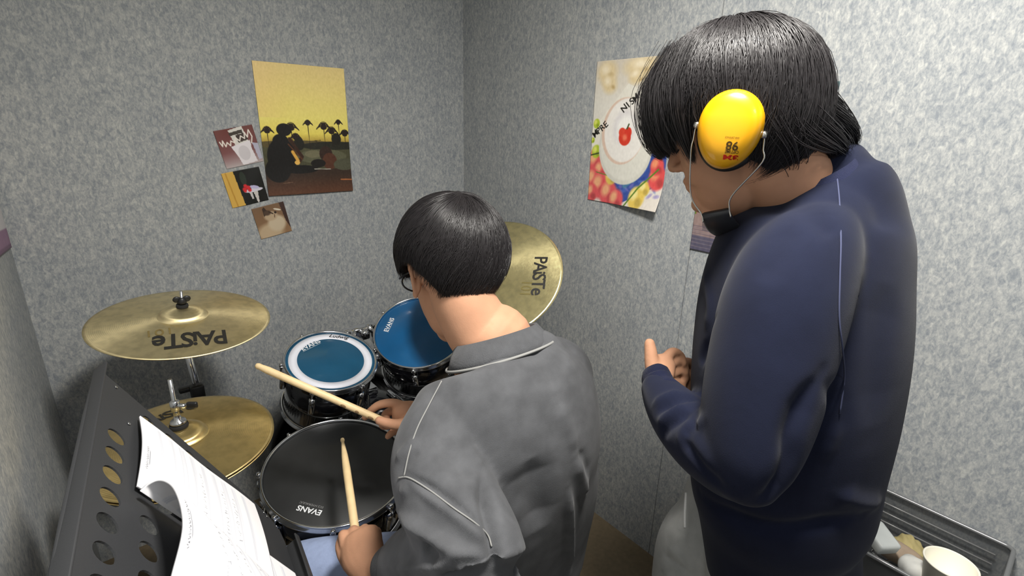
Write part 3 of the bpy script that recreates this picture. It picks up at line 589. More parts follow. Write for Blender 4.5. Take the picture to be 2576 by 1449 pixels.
# score: right page, curling left pages
def staves(w_, h_, seed, rows, writing):
    cv = Canvas(w_, h_, (244, 243, 246)); rr = np.random.default_rng(seed)
    for k in range(rows):
        y = .11 + .82 * k / rows; cv.poly([(.06, y), (.94, y), (.94, y + .036), (.06, y + .036)], (226, 228, 236), .8)
        for q in range(5): cv.line([(.06, y + q * .009), (.94, y + q * .009)], .0016, (196, 198, 208), .5)
        for q in range(5): cv.line([(.06 + .88 * q / 4, y), (.06 + .88 * q / 4, y + .036)], .002, (190, 192, 200), .5)
        if k in writing:
            x = rr.uniform(.08, .2)
            while x < rr.uniform(.7, .95):
                yb = y - .02; pts = [(x + rr.uniform(0, .03), yb + rr.uniform(-.016, .016)) for _ in range(rr.integers(3, 5))]; cv.line(pts, .0030, (128, 130, 140), .7); x += rr.uniform(.035, .06)
    cv.line([(.2, .045), (.55, .05)], .002, (120, 122, 132)); x = .22
    while x < .5: cv.line([(x, .03), (x + .01, .04), (x + .018, .028)], .003, (110, 112, 120)); x += .025
    return cv
sb = thing('score_book', D(-.18, -.26, .008), 'open white score book with handwritten notes, its left pages curling off the stand', 'sheet music')
cv = staves(150, 200, 3, 9, (4, 6, 7))
print_obj('right_page', cv, lambda u, v: D(-.182 + .182 * u, -.258 * v, .008 + .006 * sin(pi * u) * (1 - .5 * v) + .001 * sin(9 * v)), sb, PAPER, .003)
arc = [onpl(px, py, T1, e2) for px, py in ((343, 1240), (365, 1221), (398, 1209), (428, 1222), (447, 1258), (457, 1310), (452, 1360), (432, 1435), (425, 1462))]
arc = spline(arc, 120)
for _ in range(12): arc[1:-1] = (arc[:-2] + arc[1:-1] * 2 + arc[2:]) / 4
def leftpage(u, v):
    k = 1 - u; p = np.array([np.interp(k * 119, np.arange(120), arc[:, i]) for i in range(3)])
    return p - e2 * (.262 * v) + e3 * (.004 - .03 * v * sin(pi * min(k * 1.2, 1)))
cv = staves(150, 200, 8, 9, (2, 3, 4, 6)); print_obj('left_page', cv, leftpage, sb, PAPER, .0035)
cv = staves(100, 140, 5, 7, (2, 4)); print_obj('loose_page', cv, lambda u, v: D(-.31 + .187 * u, -.085 - .248 * v, .0055 + .003 * sin(3 * u)), sb, PAPER, .002)

# ---------------------------------------------------------------- storage box with its contents by the right wall
tb = thing('side_table', (1.22, .14, 0), 'low dark table under the storage box', 'table')
mk('table_top', box((1.215, .15, .535), (.29, .50, .02), None, .003), BLACKM, tb)
for x in (1.09, 1.34):
    for y in (-.08, .38): mk('leg', box((x, y, .262), (.02, .02, .525), None, .002), BLACKM, tb)
bx = thing('storage_box', (1.225, .15, .547), 'shallow smoky plastic storage box on the low table', 'storage box')
SMOKE = mat('smoky_plastic', (.10, .105, .11, 1), .18, alpha=.30, coat=.5)
x0, x1, y0, y1, zb, zt = 1.10, 1.355, -.045, .36, .547, .68
mk('base', box(((x0 + x1) / 2, (y0 + y1) / 2, zb + .003), (x1 - x0 - .01, y1 - y0 - .01, .006), None, .002), SMOKE, bx)
for c, s in (((x0, (y0 + y1) / 2), (.004, y1 - y0)), ((x1, (y0 + y1) / 2), (.004, y1 - y0)), (((x0 + x1) / 2, y0), (x1 - x0, .004)), (((x0 + x1) / 2, y1), (x1 - x0, .004))):
    mk('side_panel', box((c[0], c[1], (zb + zt) / 2), (s[0], s[1], zt - zb), None, .001), SMOKE, bx)
rimp = [(x0, y0), (x1, y0), (x1, y1), (x0, y1)]; rp = []
for (cx, cy), a0 in zip([(x0 + .012, y0 + .012), (x1 - .012, y0 + .012), (x1 - .012, y1 - .012), (x0 + .012, y1 - .012)], (pi, 1.5 * pi, 0, .5 * pi)):
    rp += [(cx + .014 * cos(a0 + k * pi / 8), cy + .014 * sin(a0 + k * pi / 8), zt) for k in range(5)]
mk('rim', tube(rp + [rp[0], rp[1]], .0045, 8, False), mat('smoky_rim', (.16, .165, .17, 1), .25, coat=.5), bx)
for z in (.60, .625, .65): mk('rib', tube([(x1 - .004, y0 + .02, z), (x1 - .004, y1 - .02, z)], .002, 6), mat('rib_plastic', (.2, .2, .2, 1), .2), bx)
cupc = onpl(2392, 1418, np.array([0, 0, .70]), np.array([0, 0, 1.])); cr0 = .042
tag(mk('paper_cup', lathe([(.0001, -.09), (.029, -.09), (.030, -.087), (cr0, -.002), (cr0 + .002, 0), (cr0 + .002, .002), (cr0, .003), (cr0 - .002, .001), (.029, -.084), (.0001, -.084)], cupc, (.03, .02, 1), 48), mat('white_paper_cup', c3(236, 232, 216), .6)), 'white paper cup standing in the storage box', 'cup')
tp = onpl(2212, 1352, np.array([0, 0, .67]), np.array([0, 0, 1.])); TBm = basis((-.1, -.25, .95), (.5, .8, 0))
tk = mk('tissue_pack', box(tp, (.062, .05, .028), TBm, .006), mat('white_pack', c3(214, 218, 216), .45, noise=.04), None)
tag(tk, 'white pack with a red stripe tipped up in the storage box', 'tissue pack'); mk('red_stripe', box(tp + TBm[:, 2] * .0142 + TBm[:, 1] * .012 + TBm[:, 0] * .02, (.022, .006, .001), TBm), mat('red_ink', c3(190, 60, 50), .5), tk, False)
def lump(name, px, z, s, col, label, cat, B=None, seed=0):
    c = onpl(*px, np.array([0, 0, z]), np.array([0, 0, 1.])); v, f = ell(c, s, B, 28, 18); rr = np.random.default_rng(seed)
    d = v - c; k = sum(.12 * np.sin(d @ rr.normal(size=3) * 120 + rr.uniform(0, 6)) for _ in range(4)); v = c + d * (1 + .5 * k[:, None]); tag(mk(name, (v, f), mat(name + '_stuff', col, .7, noise=.1), None), label, cat)
lump('crumpled_wrapper', (2250, 1385), .625, (.03, .045, .02), c3(170, 150, 130), 'crumpled beige and pink wrapper between the white pack and the cup', 'wrapper', seed=1)
lump('crumpled_tissue', (2297, 1428), .64, (.028, .026, .022), c3(216, 216, 212), 'crumpled white tissue beside the paper cup', 'tissue', seed=2)
lump('yellow_sponge', (2285, 1375), .625, (.035, .028, .018), c3(176, 162, 112), 'yellowish sponge behind the crumpled wrapper', 'sponge', seed=3)
kb = onpl(2215, 1400, np.array([0, 0, .61]), np.array([0, 0, 1.]))
tag(mk('coiled_chain', tube([kb + [.018 * cos(a) + a * .003, .018 * sin(a), .003 * sin(3 * a)] for a in np.linspace(0, 20, 90)], .0022, 6), CHROME, None), 'small coiled metal chain in the storage box front', 'chain')

# ================================================================ people
def hbasis(az, pitch, roll=0):
    a, p = RAD(az), RAD(pitch); Fw = np.array([cos(a) * cos(p), sin(a) * cos(p), -sin(p)]); L = np.array([-sin(a), cos(a), 0.])
    U = np.cross(Fw, L); c_, s_ = cos(RAD(roll)), sin(RAD(roll)); L2 = L * c_ + U * s_; U2 = U * c_ - L * s_
    return np.array([L2, Fw, U2]).T                    # local (left, forward, up)
def head_parts(O, B):
    T = lambda l, f, u: O + B @ np.array([l, f, u])
    E_ = lambda c, r: ell(T(*c), r, B, 24, 14); parts = []
    parts.append(E_((0, -.012, .032), (.076, .098, .086)))
    rings = [(.062, .022, .060, .068), (.03, .026, .066, .071), (0, .028, .066, .068), (-.03, .031, .062, .062), (-.055, .031, .057, .058), (-.075, .035, .051, .054), (-.094, .046, .040, .042), (-.106, .054, .026, .028)]
    parts.append(loft([T(0, f, u) for u, f, a, b in rings], [a for u, f, a, b in rings], [b for u, f, a, b in rings], B[:, 0], 24, 28, 2.2))
    parts.append(tube([T(0, .086, .028), T(0, .094, .010), T(0, .103, -.008), T(0, .110, -.022)], [.0065, .008, .0095, .0105], 12)); parts.append(E_((0, .109, -.024), (.010, .010, .009)))
    for s in (-1, 1):
        parts.append(E_((s * .011, .099, -.028), (.0075, .010, .0065))); parts.append(E_((s * .030, .080, .028), (.024, .014, .008)))
        parts.append(E_((s * .038, .062, -.020), (.022, .018, .022))); parts.append(E_((s * .031, .078, .004), (.015, .0125, .009)))
        # ear
        ex = .076; parts.append(E_((s * ex, -.008, .0), (.006, .015, .026)))
        hel = spline([T(s * (ex + .003), .006, .004), T(s * (ex + .008), .006, .022), T(s * (ex + .012), -.006, .032), T(s * (ex + .014), -.020, .024), T(s * (ex + .013), -.022, .004), T(s * (ex + .009), -.014, -.016), T(s * (ex + .005), -.003, -.027)], 18)
        parts.append(tube(hel, .0045, 10)); parts.append(E_((s * (ex + .005), -.004, -.026), (.0055, .008, .009))); parts.append(E_((s * (ex + .005), .006, -.004), (.004, .004, .007)))
    parts.append(E_((0, .087, -.050), (.023, .0110, .0078))); parts.append(E_((0, .085, -.061), (.020, .0110, .0085))); parts.append(E_((0, .082, -.074), (.018, .0085, .012))); parts.append(E_((0, .078, -.090), (.020, .015, .014)))
    return parts, T
def face_folds(T):
    out = []
    for s in (-1, 1):
        out.append((np.array([T(s * .014, .09, .014), T(s * .032, .088, .018), T(s * .048, .07, .012)]), -.0035, .006))
        out.append((np.array([T(s * .018, .09, .004), T(s * .032, .092, .001), T(s * .046, .08, .004)]), -.0018, .003))
    out.append((np.array([T(-.022, .10, -.055), T(0, .108, -.0545), T(.022, .10, -.055)]), -.003, .0025))
    return out
def chain(rows, seg=12):
    """finger or wrist: rows of (px, py, distance, radius in m)"""
    C = spline([P(a, b, d) for a, b, d, r in rows], 3 * len(rows)); rr = spline([[r, 0, 0] for a, b, d, r in rows], 3 * len(rows))[:, 0]
    return join(tube(C, rr, seg), ell(C[0], (rr[0],) * 3, None, 12, 8), ell(C[-1], (rr[-1],) * 3, None, 12, 8))
def make_hair(parent, O, B, cen, rad, axis, ulim, kk, nstr, seed, wd=.0011, nclump=260, swirl=.5, lift=.03, curl=.0, extra=(), low=.35, mt=None):
    r = np.random.default_rng(seed); cen = np.array(cen); rad = np.array(rad); A = nz(axis)
    Fp = nz(np.array([0, 1, 0]) - A * A[1]); Lp = np.cross(Fp, A)
    def S(phi, th, sc):
        d = np.multiply.outer(np.cos(th), A) + (np.sin(th) * np.cos(phi))[..., None] * Fp + (np.sin(th) * np.sin(phi))[..., None] * Lp
        al = np.abs(np.degrees(np.arctan2(d[..., 0], d[..., 1]))); z = d[..., 2]; hl = np.hypot(d[..., 0], d[..., 1]) + 1e-9
        k = np.interp(al, [q[0] for q in kk], [q[1] for q in kk]); h2 = np.where(z < 0, 1 - (1 - hl) * k, hl)
        q = np.stack([d[..., 0] / hl * h2, d[..., 1] / hl * h2, z], -1) * rad; return cen + q * np.asarray(sc)[..., None], al
    TH = np.linspace(0, 2.9, 200)
    def thend(phi, side=None):
        out = np.zeros(len(phi))
        for i, p in enumerate(phi):
            q, al = S(np.full(200, p), TH, np.ones(200)); sg = np.where(q[:, 0] > 0, 1, -1)
            lim = np.interp(al, [a[0] for a in ulim], [a[1] for a in ulim]); bad = np.where(q[:, 2] < lim)[0]; out[i] = TH[bad[0]] if len(bad) else 2.9
        return out
    nphi = 96; ph = np.linspace(0, 2 * pi, nphi, endpoint=False); te = thend(ph)
    m = 26; t = np.linspace(0.002, 1, m); PH = np.repeat(ph[:, None], m, 1); TT = te[:, None] * t[None]
    V, _ = S(PH, TT, .955 - .03 * t[None] ** 4 + np.zeros_like(PH)); V = V.reshape(-1, 3) @ B.T + O
    Fc = [[i * m + j, i * m + j + 1, ((i + 1) % nphi) * m + j + 1, ((i + 1) % nphi) * m + j] for i in range(nphi) for j in range(m - 1)]
    Fc.append([i * m for i in range(nphi)])
    ho = mk('hair_base', (V, Fc), HAIRD, parent); s = ho.modifiers.new('s', 'SOLIDIFY'); s.thickness = .012; s.offset = 1 if False else -1
    tf = lambda p: np.interp(np.mod(p, 2 * pi), np.append(ph, 2 * pi), np.append(te, te[0]))
    cph = r.uniform(0, 2 * pi, nclump); ct = r.uniform(.35, 1.0, nclump); ci = r.integers(0, nclump, nstr)
    p0 = cph[ci] + r.normal(0, .11, nstr); n = 13; tt = np.linspace(0, 1, n)[None]
    e = tf(p0); th0 = np.where(r.random(nstr) < .35, r.uniform(.0, .25, nstr), r.uniform(0, .62, nstr) * e); th1 = np.minimum(th0 + r.uniform(.5, 1.1, nstr) * e, e * (low * 0 + r.uniform(.88, 1.03, nstr)))
    phi = p0[:, None] + (cph[ci] - p0)[:, None] * .7 * tt ** 2 + swirl * (np.exp(-3 * tt) - .05) * r.uniform(.6, 1.1, nstr)[:, None] + curl * np.sin(tt * 5 + r.uniform(0, 6, nstr)[:, None]) * tt
    th = th0[:, None] + (th1 - th0)[:, None] * tt
    cl = r.uniform(-1, 1, nclump)[ci][:, None]
    scl = .965 + lift * np.sin(pi * np.clip(tt * 1.05, 0, 1)) * (.5 + .5 * cl) + .014 * cl * tt + r.uniform(-.010, .010, nstr)[:, None] + (r.random(nstr) < .02)[:, None] * .03 * tt * r.random(nstr)[:, None]
    C, _ = S(phi, th, scl); C = C @ B.T + O
    Wd = wd * r.uniform(.6, 1.25, nstr)[:, None] * np.clip(1.15 - tt ** 3, .12, 1)
    strands(ho, C, Wd, 'hair_strands')
    return ho
def strands(parent, C, Wd, name='hair_strands'):
    ns, n, _ = C.shape; T_ = np.gradient(C, axis=1); T_ /= np.linalg.norm(T_, axis=2, keepdims=True) + 1e-9
    cen = C.reshape(-1, 3).mean(0); out = C - cen; U = np.cross(T_, out); U /= np.linalg.norm(U, axis=2, keepdims=True) + 1e-9; Vv = np.cross(U, T_)
    W_ = Wd[..., None]; ringv = np.stack([C + U * W_, C - Vv * W_ * -.6, C - U * W_, C - Vv * W_ * .6], 2)
    V = ringv.reshape(-1, 3); b = (np.arange(ns)[:, None] * n + np.arange(n - 1)[None]).reshape(-1) * 4; Fs = []
    for k in range(4):
        k2 = (k + 1) % 4; Fs.append(np.stack([b + k, b + k2, b + 4 + k2, b + 4 + k], 1))
    o = mk(name, (V, np.vstack(Fs)), HAIR, parent); o['kind'] = 'stuff'; return o
def guide_strands(parent, guides, seed, per=60, wd=.0012, spread=.010):
    """tufts along hand-laid guide curves (room points)"""
    r = np.random.default_rng(seed); allc, allw = [], []
    for g in guides:
        g = np.array(g); n = 14; c = spline(g, n); t = np.linspace(0, 1, n)
        for _ in range(per):
            off = r.normal(size=3) * spread; k = (1 - .8 * t ** 1.6)[:, None]; allc.append(c + off * k + (r.normal(size=3) * .0015) * t[:, None]); allw.append(wd * r.uniform(.6, 1.2) * np.clip(1.1 - t ** 4, .1, 1))
    return strands(parent, np.array(allc), np.array(allw), 'hair_tuft')
def seam(parent, vf, pix, r, m, off=.0006, n=40, name='seam'):
    p = hit(vf, pix, off)
    if len(p) > 2: return mk(name, tube(spline(p, n), r, 6), m, parent)
def band(c, n, hint, prof, sx, sy, seg=64):
    """closed elliptical band, radii scaled sx, sy"""
    B = basis(n, hint); v, f = lathe(prof, (0, 0, 0), (0, 0, 1), seg, True); 
    v = v.copy(); l = v; q = np.stack([l @ basis((0, 0, 1))[:, 0] * sx, l @ basis((0, 0, 1))[:, 1] * sy, l[:, 2]], 1); return q @ B.T + np.asarray(c), f
def lashes(parent, T):
    for s in (-1, 1): mk('eyelashes', tube([T(s * .018, .0905, -.001), T(s * .026, .0925, -.004), T(s * .035, .0900, -.005), T(s * .043, .0835, -.002)], .0013, 6), HAIRD, parent); mk('eyebrow', tube(spline([T(s * .014, .0955, .024), T(s * .030, .0935, .031), T(s * .046, .0800, .028)], 9), [.001, .002, .0026, .0028, .0028, .0026, .0022, .0016, .001], 8), HAIRD, parent)

# ---------------------------------------------------------------- seated drummer
GREY = mat('washed_grey_fleece', c3(84, 85, 88), .95, noise=.20, nscale=24, bump=.2, bscale=700, sheen=.08, spec=.15)
GREYR = mat('grey_rib', c3(80, 81, 84), .95, noise=.1, nscale=60, bump=.6, bscale=700, sheen=.08, spec=.15, stretch=(1, 1, .2))
SEAMG = mat('pale_seam_thread', c3(138, 138, 136), .95)
DENIM = mat('light_blue_cotton', c3(150, 165, 200), .9, noise=.08, nscale=60, bump=.2)
dr = thing('person', (.54, .64, 0), 'seated person in washed grey sweatshirt and glasses, seen from behind, holding two drumsticks', 'person')
DB = hbasis(79, 20, 3)
DO = P(1042, 706, .955) - DB @ np.array([.082, -.008, .0])
hp, DT = head_parts(DO, DB)
nbase = np.array([.557, .700, 1.098])
Sd = nz([-.997, .07, 0]); Fd = np.array([.07, .997, 0])
def ZL(rows, hint, n=30, ex=2.0, seg=40): return loft([r[0] for r in rows], [r[1] for r in rows], [r[2] for r in rows], hint, n, seg, ex)
parts = hp + [ZL([(DT(0, -.030, -.01), .060, .062), (DT(0, -.040, -.045), .060, .060), ((nbase + DT(0, -.03, -.075)) / 2, .066, .064), (nbase, .078, .068), (nbase + [-.005, -.0, -.05], .085, .06)], Sd)]
parts.append(ZL([((.545, .67, 1.02), .12, .05), ((.54, .66, .95), .12, .07), ((.55, .67, .80), .11, .07), ((.555, .69, .65), .12, .09), ((.555, .69, .58), .14, .10)], Sd))
lsh, rsh = np.array([.402, .655, 1.00]), np.array([.690, .650, 1.012]); lel = P(1192, 1392, .745); lwr = P(938, 1437, .925); rel = np.array([.735, .80, .82]); rwr = P(1072, 1052, 1.165)
for a, b, c in ((lsh, lel, lwr), (rsh, rel, rwr)): parts.append(ZL([(a + [0, 0, -.01], .034, .034), ((a + b) / 2 + [-.014, .014, -.018], .032, .032), (b, .030, .030), (c, .027, .025)], (0, 0, 1), 24, 2, 16))
for s, knee, foot in ((-1, np.array([.19, .985, .50]), np.array([.13, .99, .07])), (1, np.array([.765, .99, .50]), np.array([.74, 1.10, .07]))):
    parts.append(ZL([((.555 + s * .085, .70, .575), .075, .065), (knee, .05, .05), (foot, .035, .035)], (0, 0, 1), 20, 2, 16))
# left fist, back of the hand up, fingers closed round the stick
fist = [LP([(948, 1470, .90, 34, .021), (932, 1430, .92, 48, .024), (912, 1390, .94, 60, .024), (906, 1354, .958, 57, .021)], 14, 20, 2.3)]
for fx, d0, top in ((864, .975, 1340), (890, .98, 1329), (918, .98, 1326), (946, .97, 1333)):
    fist.append(chain([(fx + 4, 1372, .955, .0105), (fx, top + 6, d0, .0108), (fx + 2, top + 20, d0 + .028, .0098), (fx + 7, 1372, d0 + .030, .0090), (fx + 10, 1388, d0 + .010, .0082)]))
fist.append(chain([(880, 1425, .945, .0125), (862, 1392, .955, .0118), (858, 1365, .975, .0105), (872, 1350, .995, .0095)]))
# right hand: index over the stick, thumb beneath, other fingers curled
rh = [LP([(1080, 1058, 1.175, 30, .022), (1050, 1046, 1.165, 34, .022), (1020, 1040, 1.155, 32, .020), (1000, 1042, 1.15, 26, .017)], 14, 20, 2.3)]
rh.append(chain([(1016, 1022, 1.155, .0115), (988, 1014, 1.145, .0108), (955, 1018, 1.14, .0098), (932, 1034, 1.14, .0088), (918, 1050, 1.15, .0078)]))
rh.append(chain([(1030, 1062, 1.13, .0150), (1000, 1068, 1.115, .0125), (972, 1064, 1.10, .0112), (954, 1058, 1.095, .0098)]))
rh.append(chain([(1012, 1036, 1.165, .0105), (984, 1034, 1.17, .0100), (968, 1044, 1.17, .0092), (974, 1058, 1.155, .0085)]))
rh.append(chain([(1010, 1062, 1.165, .0105), (985, 1068, 1.165, .0100), (966, 1072, 1.155, .0090), (960, 1066, 1.135, .0082)]))
rh.append(chain([(1022, 1074, 1.16, .0100), (1000, 1082, 1.155, .0092), (984, 1090, 1.145, .0085), (976, 1098, 1.14, .0075)]))
bv = remesh(join(*(parts + fist + rh)), .0028, 7)
bv = folds(bv, face_folds(DT) + [(np.array([P(950, 1075, 1.1), P(985, 1085, 1.12)]), -.001, .004)])
mk('body', bv, SKIN, dr); lashes(dr, DT)
for s in (-1, 1): mk('eye', ell(DT(s * .031, .072, .004), (.0118,) * 3, DB, 20, 12), mat('eyeball', (.75, .72, .70, 1), .2), dr)
# sweatshirt
tor = ZL([((.558, .697, 1.090), .076, .066), ((.560, .69, 1.078), .088, .074), ((.562, .675, 1.060), .136, .092), ((.555, .655, 1.02), .185, .120), ((.545, .640, .93), .202, .140), ((.542, .645, .84), .210, .143), ((.560, .665, .73), .222, .145), ((.572, .69, .62), .228, .148), ((.572, .695, .535), .222, .148)], Sd, 40, 2.15, 56)
sl = ZL([(lsh + [.03, 0, .005], .075, .078), (lsh + [-.02, -.03, -.03], .078, .080), ((lsh + lel) / 2 + [-.015, .005, -.01], .078, .080), (lel + [0, -.01, -.012], .078, .074), (lel * .72 + lwr * .28 + [0, 0, -.01], .076, .066), (lel * .5 + lwr * .5, .064, .056), (lel * .36 + lwr * .64, .052, .048)], (0, 0, 1), 40, 2, 40)
sr = ZL([(rsh + [-.03, 0, .012], .075, .078), (rsh + [.005, .02, -.02], .076, .08), ((rsh + rel) / 2, .072, .074), (rel, .066, .066), (rel * .5 + rwr * .5, .058, .055), (rel * .12 + rwr * .88, .042, .040)], (0, 0, 1), 36, 2, 36)
gv = remesh(join(tor, sl, sr), .0048, 10)
H_ = lambda pix: hit(gv, pix)
fl = [(H_([(1213, 1190), (1222, 1260), (1238, 1330), (1246, 1400), (1246, 1446)]), -.020, .012),
      (H_([(1250, 1200), (1300, 1260), (1310, 1330)]), -.006, .03), (H_([(1428, 1220), (1432, 1300), (1433, 1380), (1434, 1445)]), .012, .009),
      (H_([(1445, 1150), (1470, 1250), (1485, 1340), (1490, 1440)]), .012, .013), (H_([(1405, 1010), (1430, 1080), (1450, 1140)]), .005, .014), (H_([(1455, 1130), (1478, 1200), (1500, 1260)]), -.005, .011),
      (H_([(1330, 870), (1380, 930), (1400, 990)]), -.004, .015), (H_([(1345, 880), (1420, 900), (1450, 950)]), .003, .014),
      (H_([(1020, 1190), (1100, 1240), (1180, 1300), (1235, 1355)]), -.009, .007), (H_([(1035, 1215), (1120, 1275), (1190, 1330), (1228, 1370)]), .009, .010),
      (H_([(1000, 1285), (1060, 1335), (1120, 1375), (1190, 1395)]), .014, .010), (H_([(1010, 1325), (1060, 1370), (1110, 1410)]), -.012, .012), (H_([(975, 1430), (1040, 1428), (1110, 1420), (1160, 1400), (1230, 1400)]), .008, .008),
      (H_([(1150, 1410), (1210, 1418), (1240, 1405)]), -.004, .008), (H_([(995, 1160), (1020, 1130), (1050, 1090)]), .005, .009), (H_([(1000, 1195), (1030, 1160), (1062, 1130)]), -.004, .006), (H_([(1110, 1100), (1150, 1160), (1190, 1215)]), -.005, .014), (H_([(1180, 1120), (1215, 1180)]), .004, .012),
      (H_([(985, 1260), (1005, 1240), (1030, 1230)]), .005, .008), (H_([(1330, 1150), (1350, 1250), (1350, 1350)]), -.014, .03)]
gv = folds(gv, fl); sw = mk('sweatshirt', gv, GREY, dr)
seam(sw, gv, [(1140, 905), (1112, 960), (1080, 1020), (1050, 1080), (1030, 1140), (1018, 1198)], .0012, SEAMG, .0014)
seam(sw, gv, [(1004, 1202), (1030, 1203), (1080, 1235), (1140, 1280), (1190, 1315), (1225, 1345), (1238, 1375)], .0013, SEAMG, .0014)
cn = nz(np.array([-.02, .40, .90])); cc = nbase + np.array([.004, -.006, -.004])
cb = band(cc, cn, (1, 0, 0), [(.080, .020), (.086, .022), (.104, -.008), (.110, -.022), (.098, -.026), (.082, .002)], 1.0, .86); mk('collar', cb, GREYR, dr)
mk('collar_seam', band(cc, cn, (1, 0, 0), [(.1115, -.018), (.1135, -.016), (.1155, -.019), (.1135, -.022)], 1.0, .86), SEAMG, dr)
mk('cuff', ZL([(lel * .38 + lwr * .62, .048, .045), (lel * .22 + lwr * .78, .040, .038)], (0, 0, 1), 6, 2, 28), GREYR, dr)
mk('cuff', ZL([(rel * .16 + rwr * .84, .040, .038), (rel * .04 + rwr * .96, .032, .031)], (0, 0, 1), 6, 2, 28), GREYR, dr)
pz = []
for s, knee, foot in ((-1, np.array([.19, .985, .50]), np.array([.13, .99, .10])), (1, np.array([.765, .99, .50]), np.array([.74, 1.10, .10]))):
    pz.append(ZL([((.555 + s * .08, .68, .585), .10, .085), ((.555 * .5 + knee[0] * .5 + s * .03, .83, .555), .088, .08), (knee, .074, .07), (knee * .5 + foot * .5, .066, .066), (foot, .058, .06)], (0, 0, 1), 30, 2, 24))
    fm = mk('shoe', remesh(join(ell(foot + [s * .0, .09, -.045], (.045, .12, .035), None, 20, 12), ell(foot + [0, .0, -.03], (.04, .045, .05), None, 20, 12), box(foot + [0, .06, -.075], (.085, .26, .02), None, .008)), .006, 4), mat('white_shoe', (.6, .6, .6, 1), .6), dr)
mk('trousers', remesh(join(*pz, ell((.555, .69, .60), (.17, .13, .085), None, 28, 16)), .007, 8), DENIM, dr)
make_hair(dr, DO, DB, (0, -.010, .050), (.112, .124, .120), (0, -.40, .90), [(0, .012), (50, .008), (75, .028), (90, .036), (106, .030), (122, -.004), (140, -.052), (160, -.100), (180, -.136)], [(0, .35), (70, .5), (110, .9), (180, .9)], 15000, 5, .00062, 700, .9, .035)
gl = [DT(.083, .0, .018), DT(.084, .05, .016), DT(.080, .098, .012)]
gs = mk('glasses', join(tube(gl, .0022, 8), tube([DT(-.082, 0, .018), DT(-.084, .05, .016), DT(-.080, .098, .012)], .0022, 8), *[tube([DT(s * .038 + .036 * cos(a), .104, .004 + .022 * sin(a)) for a in np.linspace(0, 2 * pi, 25)], .002, 6) for s in (-1, 1)], tube([DT(-.006, .106, .010), DT(.006, .106, .010)], .002, 6)), BLACKP, dr)
# stool
stl = thing('drum_stool', (.555, .68, 0), 'black round drum stool under the seated person', 'stool')
mk('seat', lathe([(.0001, 0), (.15, 0), (.168, .012), (.172, .03), (.165, .045), (.14, .052), (.0001, .050)], (.555, .68, .462), (0, 0, 1), 48), mat('black_vinyl', (.015, .02, .018, 1), .45), stl)
mk('post', tube([(.555, .68, .06), (.555, .68, .465)], .014, 14), CHROME, stl)
for k in range(3):
    a = .9 + 2 * pi * k / 3; mk('leg', tube([(.555, .68, .32), (.555 + .22 * cos(a), .68 + .22 * sin(a), .012)], .008, 8), CHROME, stl)
# sticks
def stick(tip, grip, ext, label, r=.0078, butt=False):
    ax = nz(tip - grip); L_ = np.linalg.norm(tip - grip) + ext; b = tip - ax * L_
    if butt: prof = [(.0001, 0), (r * .7, .001), (r, .006), (r, L_ - .030), (r * .9, L_ - .020), (r * .80, L_ - .013), (r * .84, L_ - .006), (r * .6, L_ - .001), (.0001, L_)]
    else: prof = [(.0001, 0), (r * .7, .001), (r, .006), (r, L_ - .095), (r * .82, L_ - .055), (r * .42, L_ - .016), (r * .40, L_ - .013), (r * .58, L_ - .007), (r * .5, L_ - .002), (.0001, L_)]
    o = mk('drumstick', lathe(prof, b, ax, 20), WOOD, None, True, b)
    o['label'] = label; o['category'] = 'drumstick'; o['group'] = 'drumsticks'; return o, b, ax
s1, b1, a1 = stick(P(643, 918, 1.10), P(957, 1056, 1.115), .030, 'pale drumstick pointing over the tom with white ring', .0080, True)
for k, sx in ((.30, .011), (.335, .008), (.37, .012), (.40, .007)):
    q = P(643, 918, 1.10) - a1 * (k * .93 - .07); mk('scuff', ell(q - VIEW * .0071 + R[:, 1] * .003, (.0035, .002, sx * .6), basis(a1), 12, 8), mat('worn_wood', c3(120, 96, 66), .7, noise=.2, nscale=200), s1)
s2, b2, a2 = stick(P(861, 1103, 1.20), P(893, 1330, .995), .055, 'pale drumstick held low over the black snare head', .0085)

# ---------------------------------------------------------------- standing person
NAVY = mat('navy_fleece', c3(23, 27, 45), .95, noise=.08, nscale=30, bump=.12, bscale=900, sheen=.06, spec=.12)
NAVYR = mat('navy_rib', c3(24, 28, 50), .95, noise=.08, nscale=60, bump=.6, bscale=700, sheen=.06, spec=.12)
NSEAM = mat('navy_seam_thread', c3(58, 63, 90), .95)
SWEATP = mat('light_grey_jersey', c3(176, 176, 174), .95, noise=.08, nscale=50, bump=.3, bscale=500, sheen=.15)
sp_ = thing('person', (.80, .22, 0), 'standing person in navy sweatshirt and light grey sweatpants, wearing yellow ear defenders', 'person')
SB_ = hbasis(105, 18, 0)
SO = P(1847, 330, .675) - SB_ @ np.array([.080, -.004, 0])
hp2, ST = head_parts(SO, SB_)
nk = P(2040, 500, .775); Ls = SB_[:, 0]; Fs_ = np.array([cos(RAD(113)), sin(RAD(113)), 0])
parts = hp2 + [ZL([(ST(0, -.02, -.01), .056, .060), (ST(0, -.03, -.05), .056, .062), ((nk + ST(0, -.03, -.08)) / 2, .060, .062), (nk, .075, .075), (nk + (P(2060, 620, .78) - nk) * .8, .12, .08)], Ls)]
sh_l, sh_r = P(2020, 640, .655), P(2045, 590, .895); el_l = P(1862, 1170, .625); wr_l = P(1655, 978, .815)
el_r = P(1890, 1080, .965); wr_r = P(1775, 950, .92)
core = [(P(2060, 600, .79), .15, .08), (P(2040, 800, .79), .145, .10), (P(2010, 1000, .81), .13, .10), (P(1985, 1200, .85), .13, .10), (np.array([.80, .21, .86]), .11, .08)]
parts.append(ZL(core, Ls))
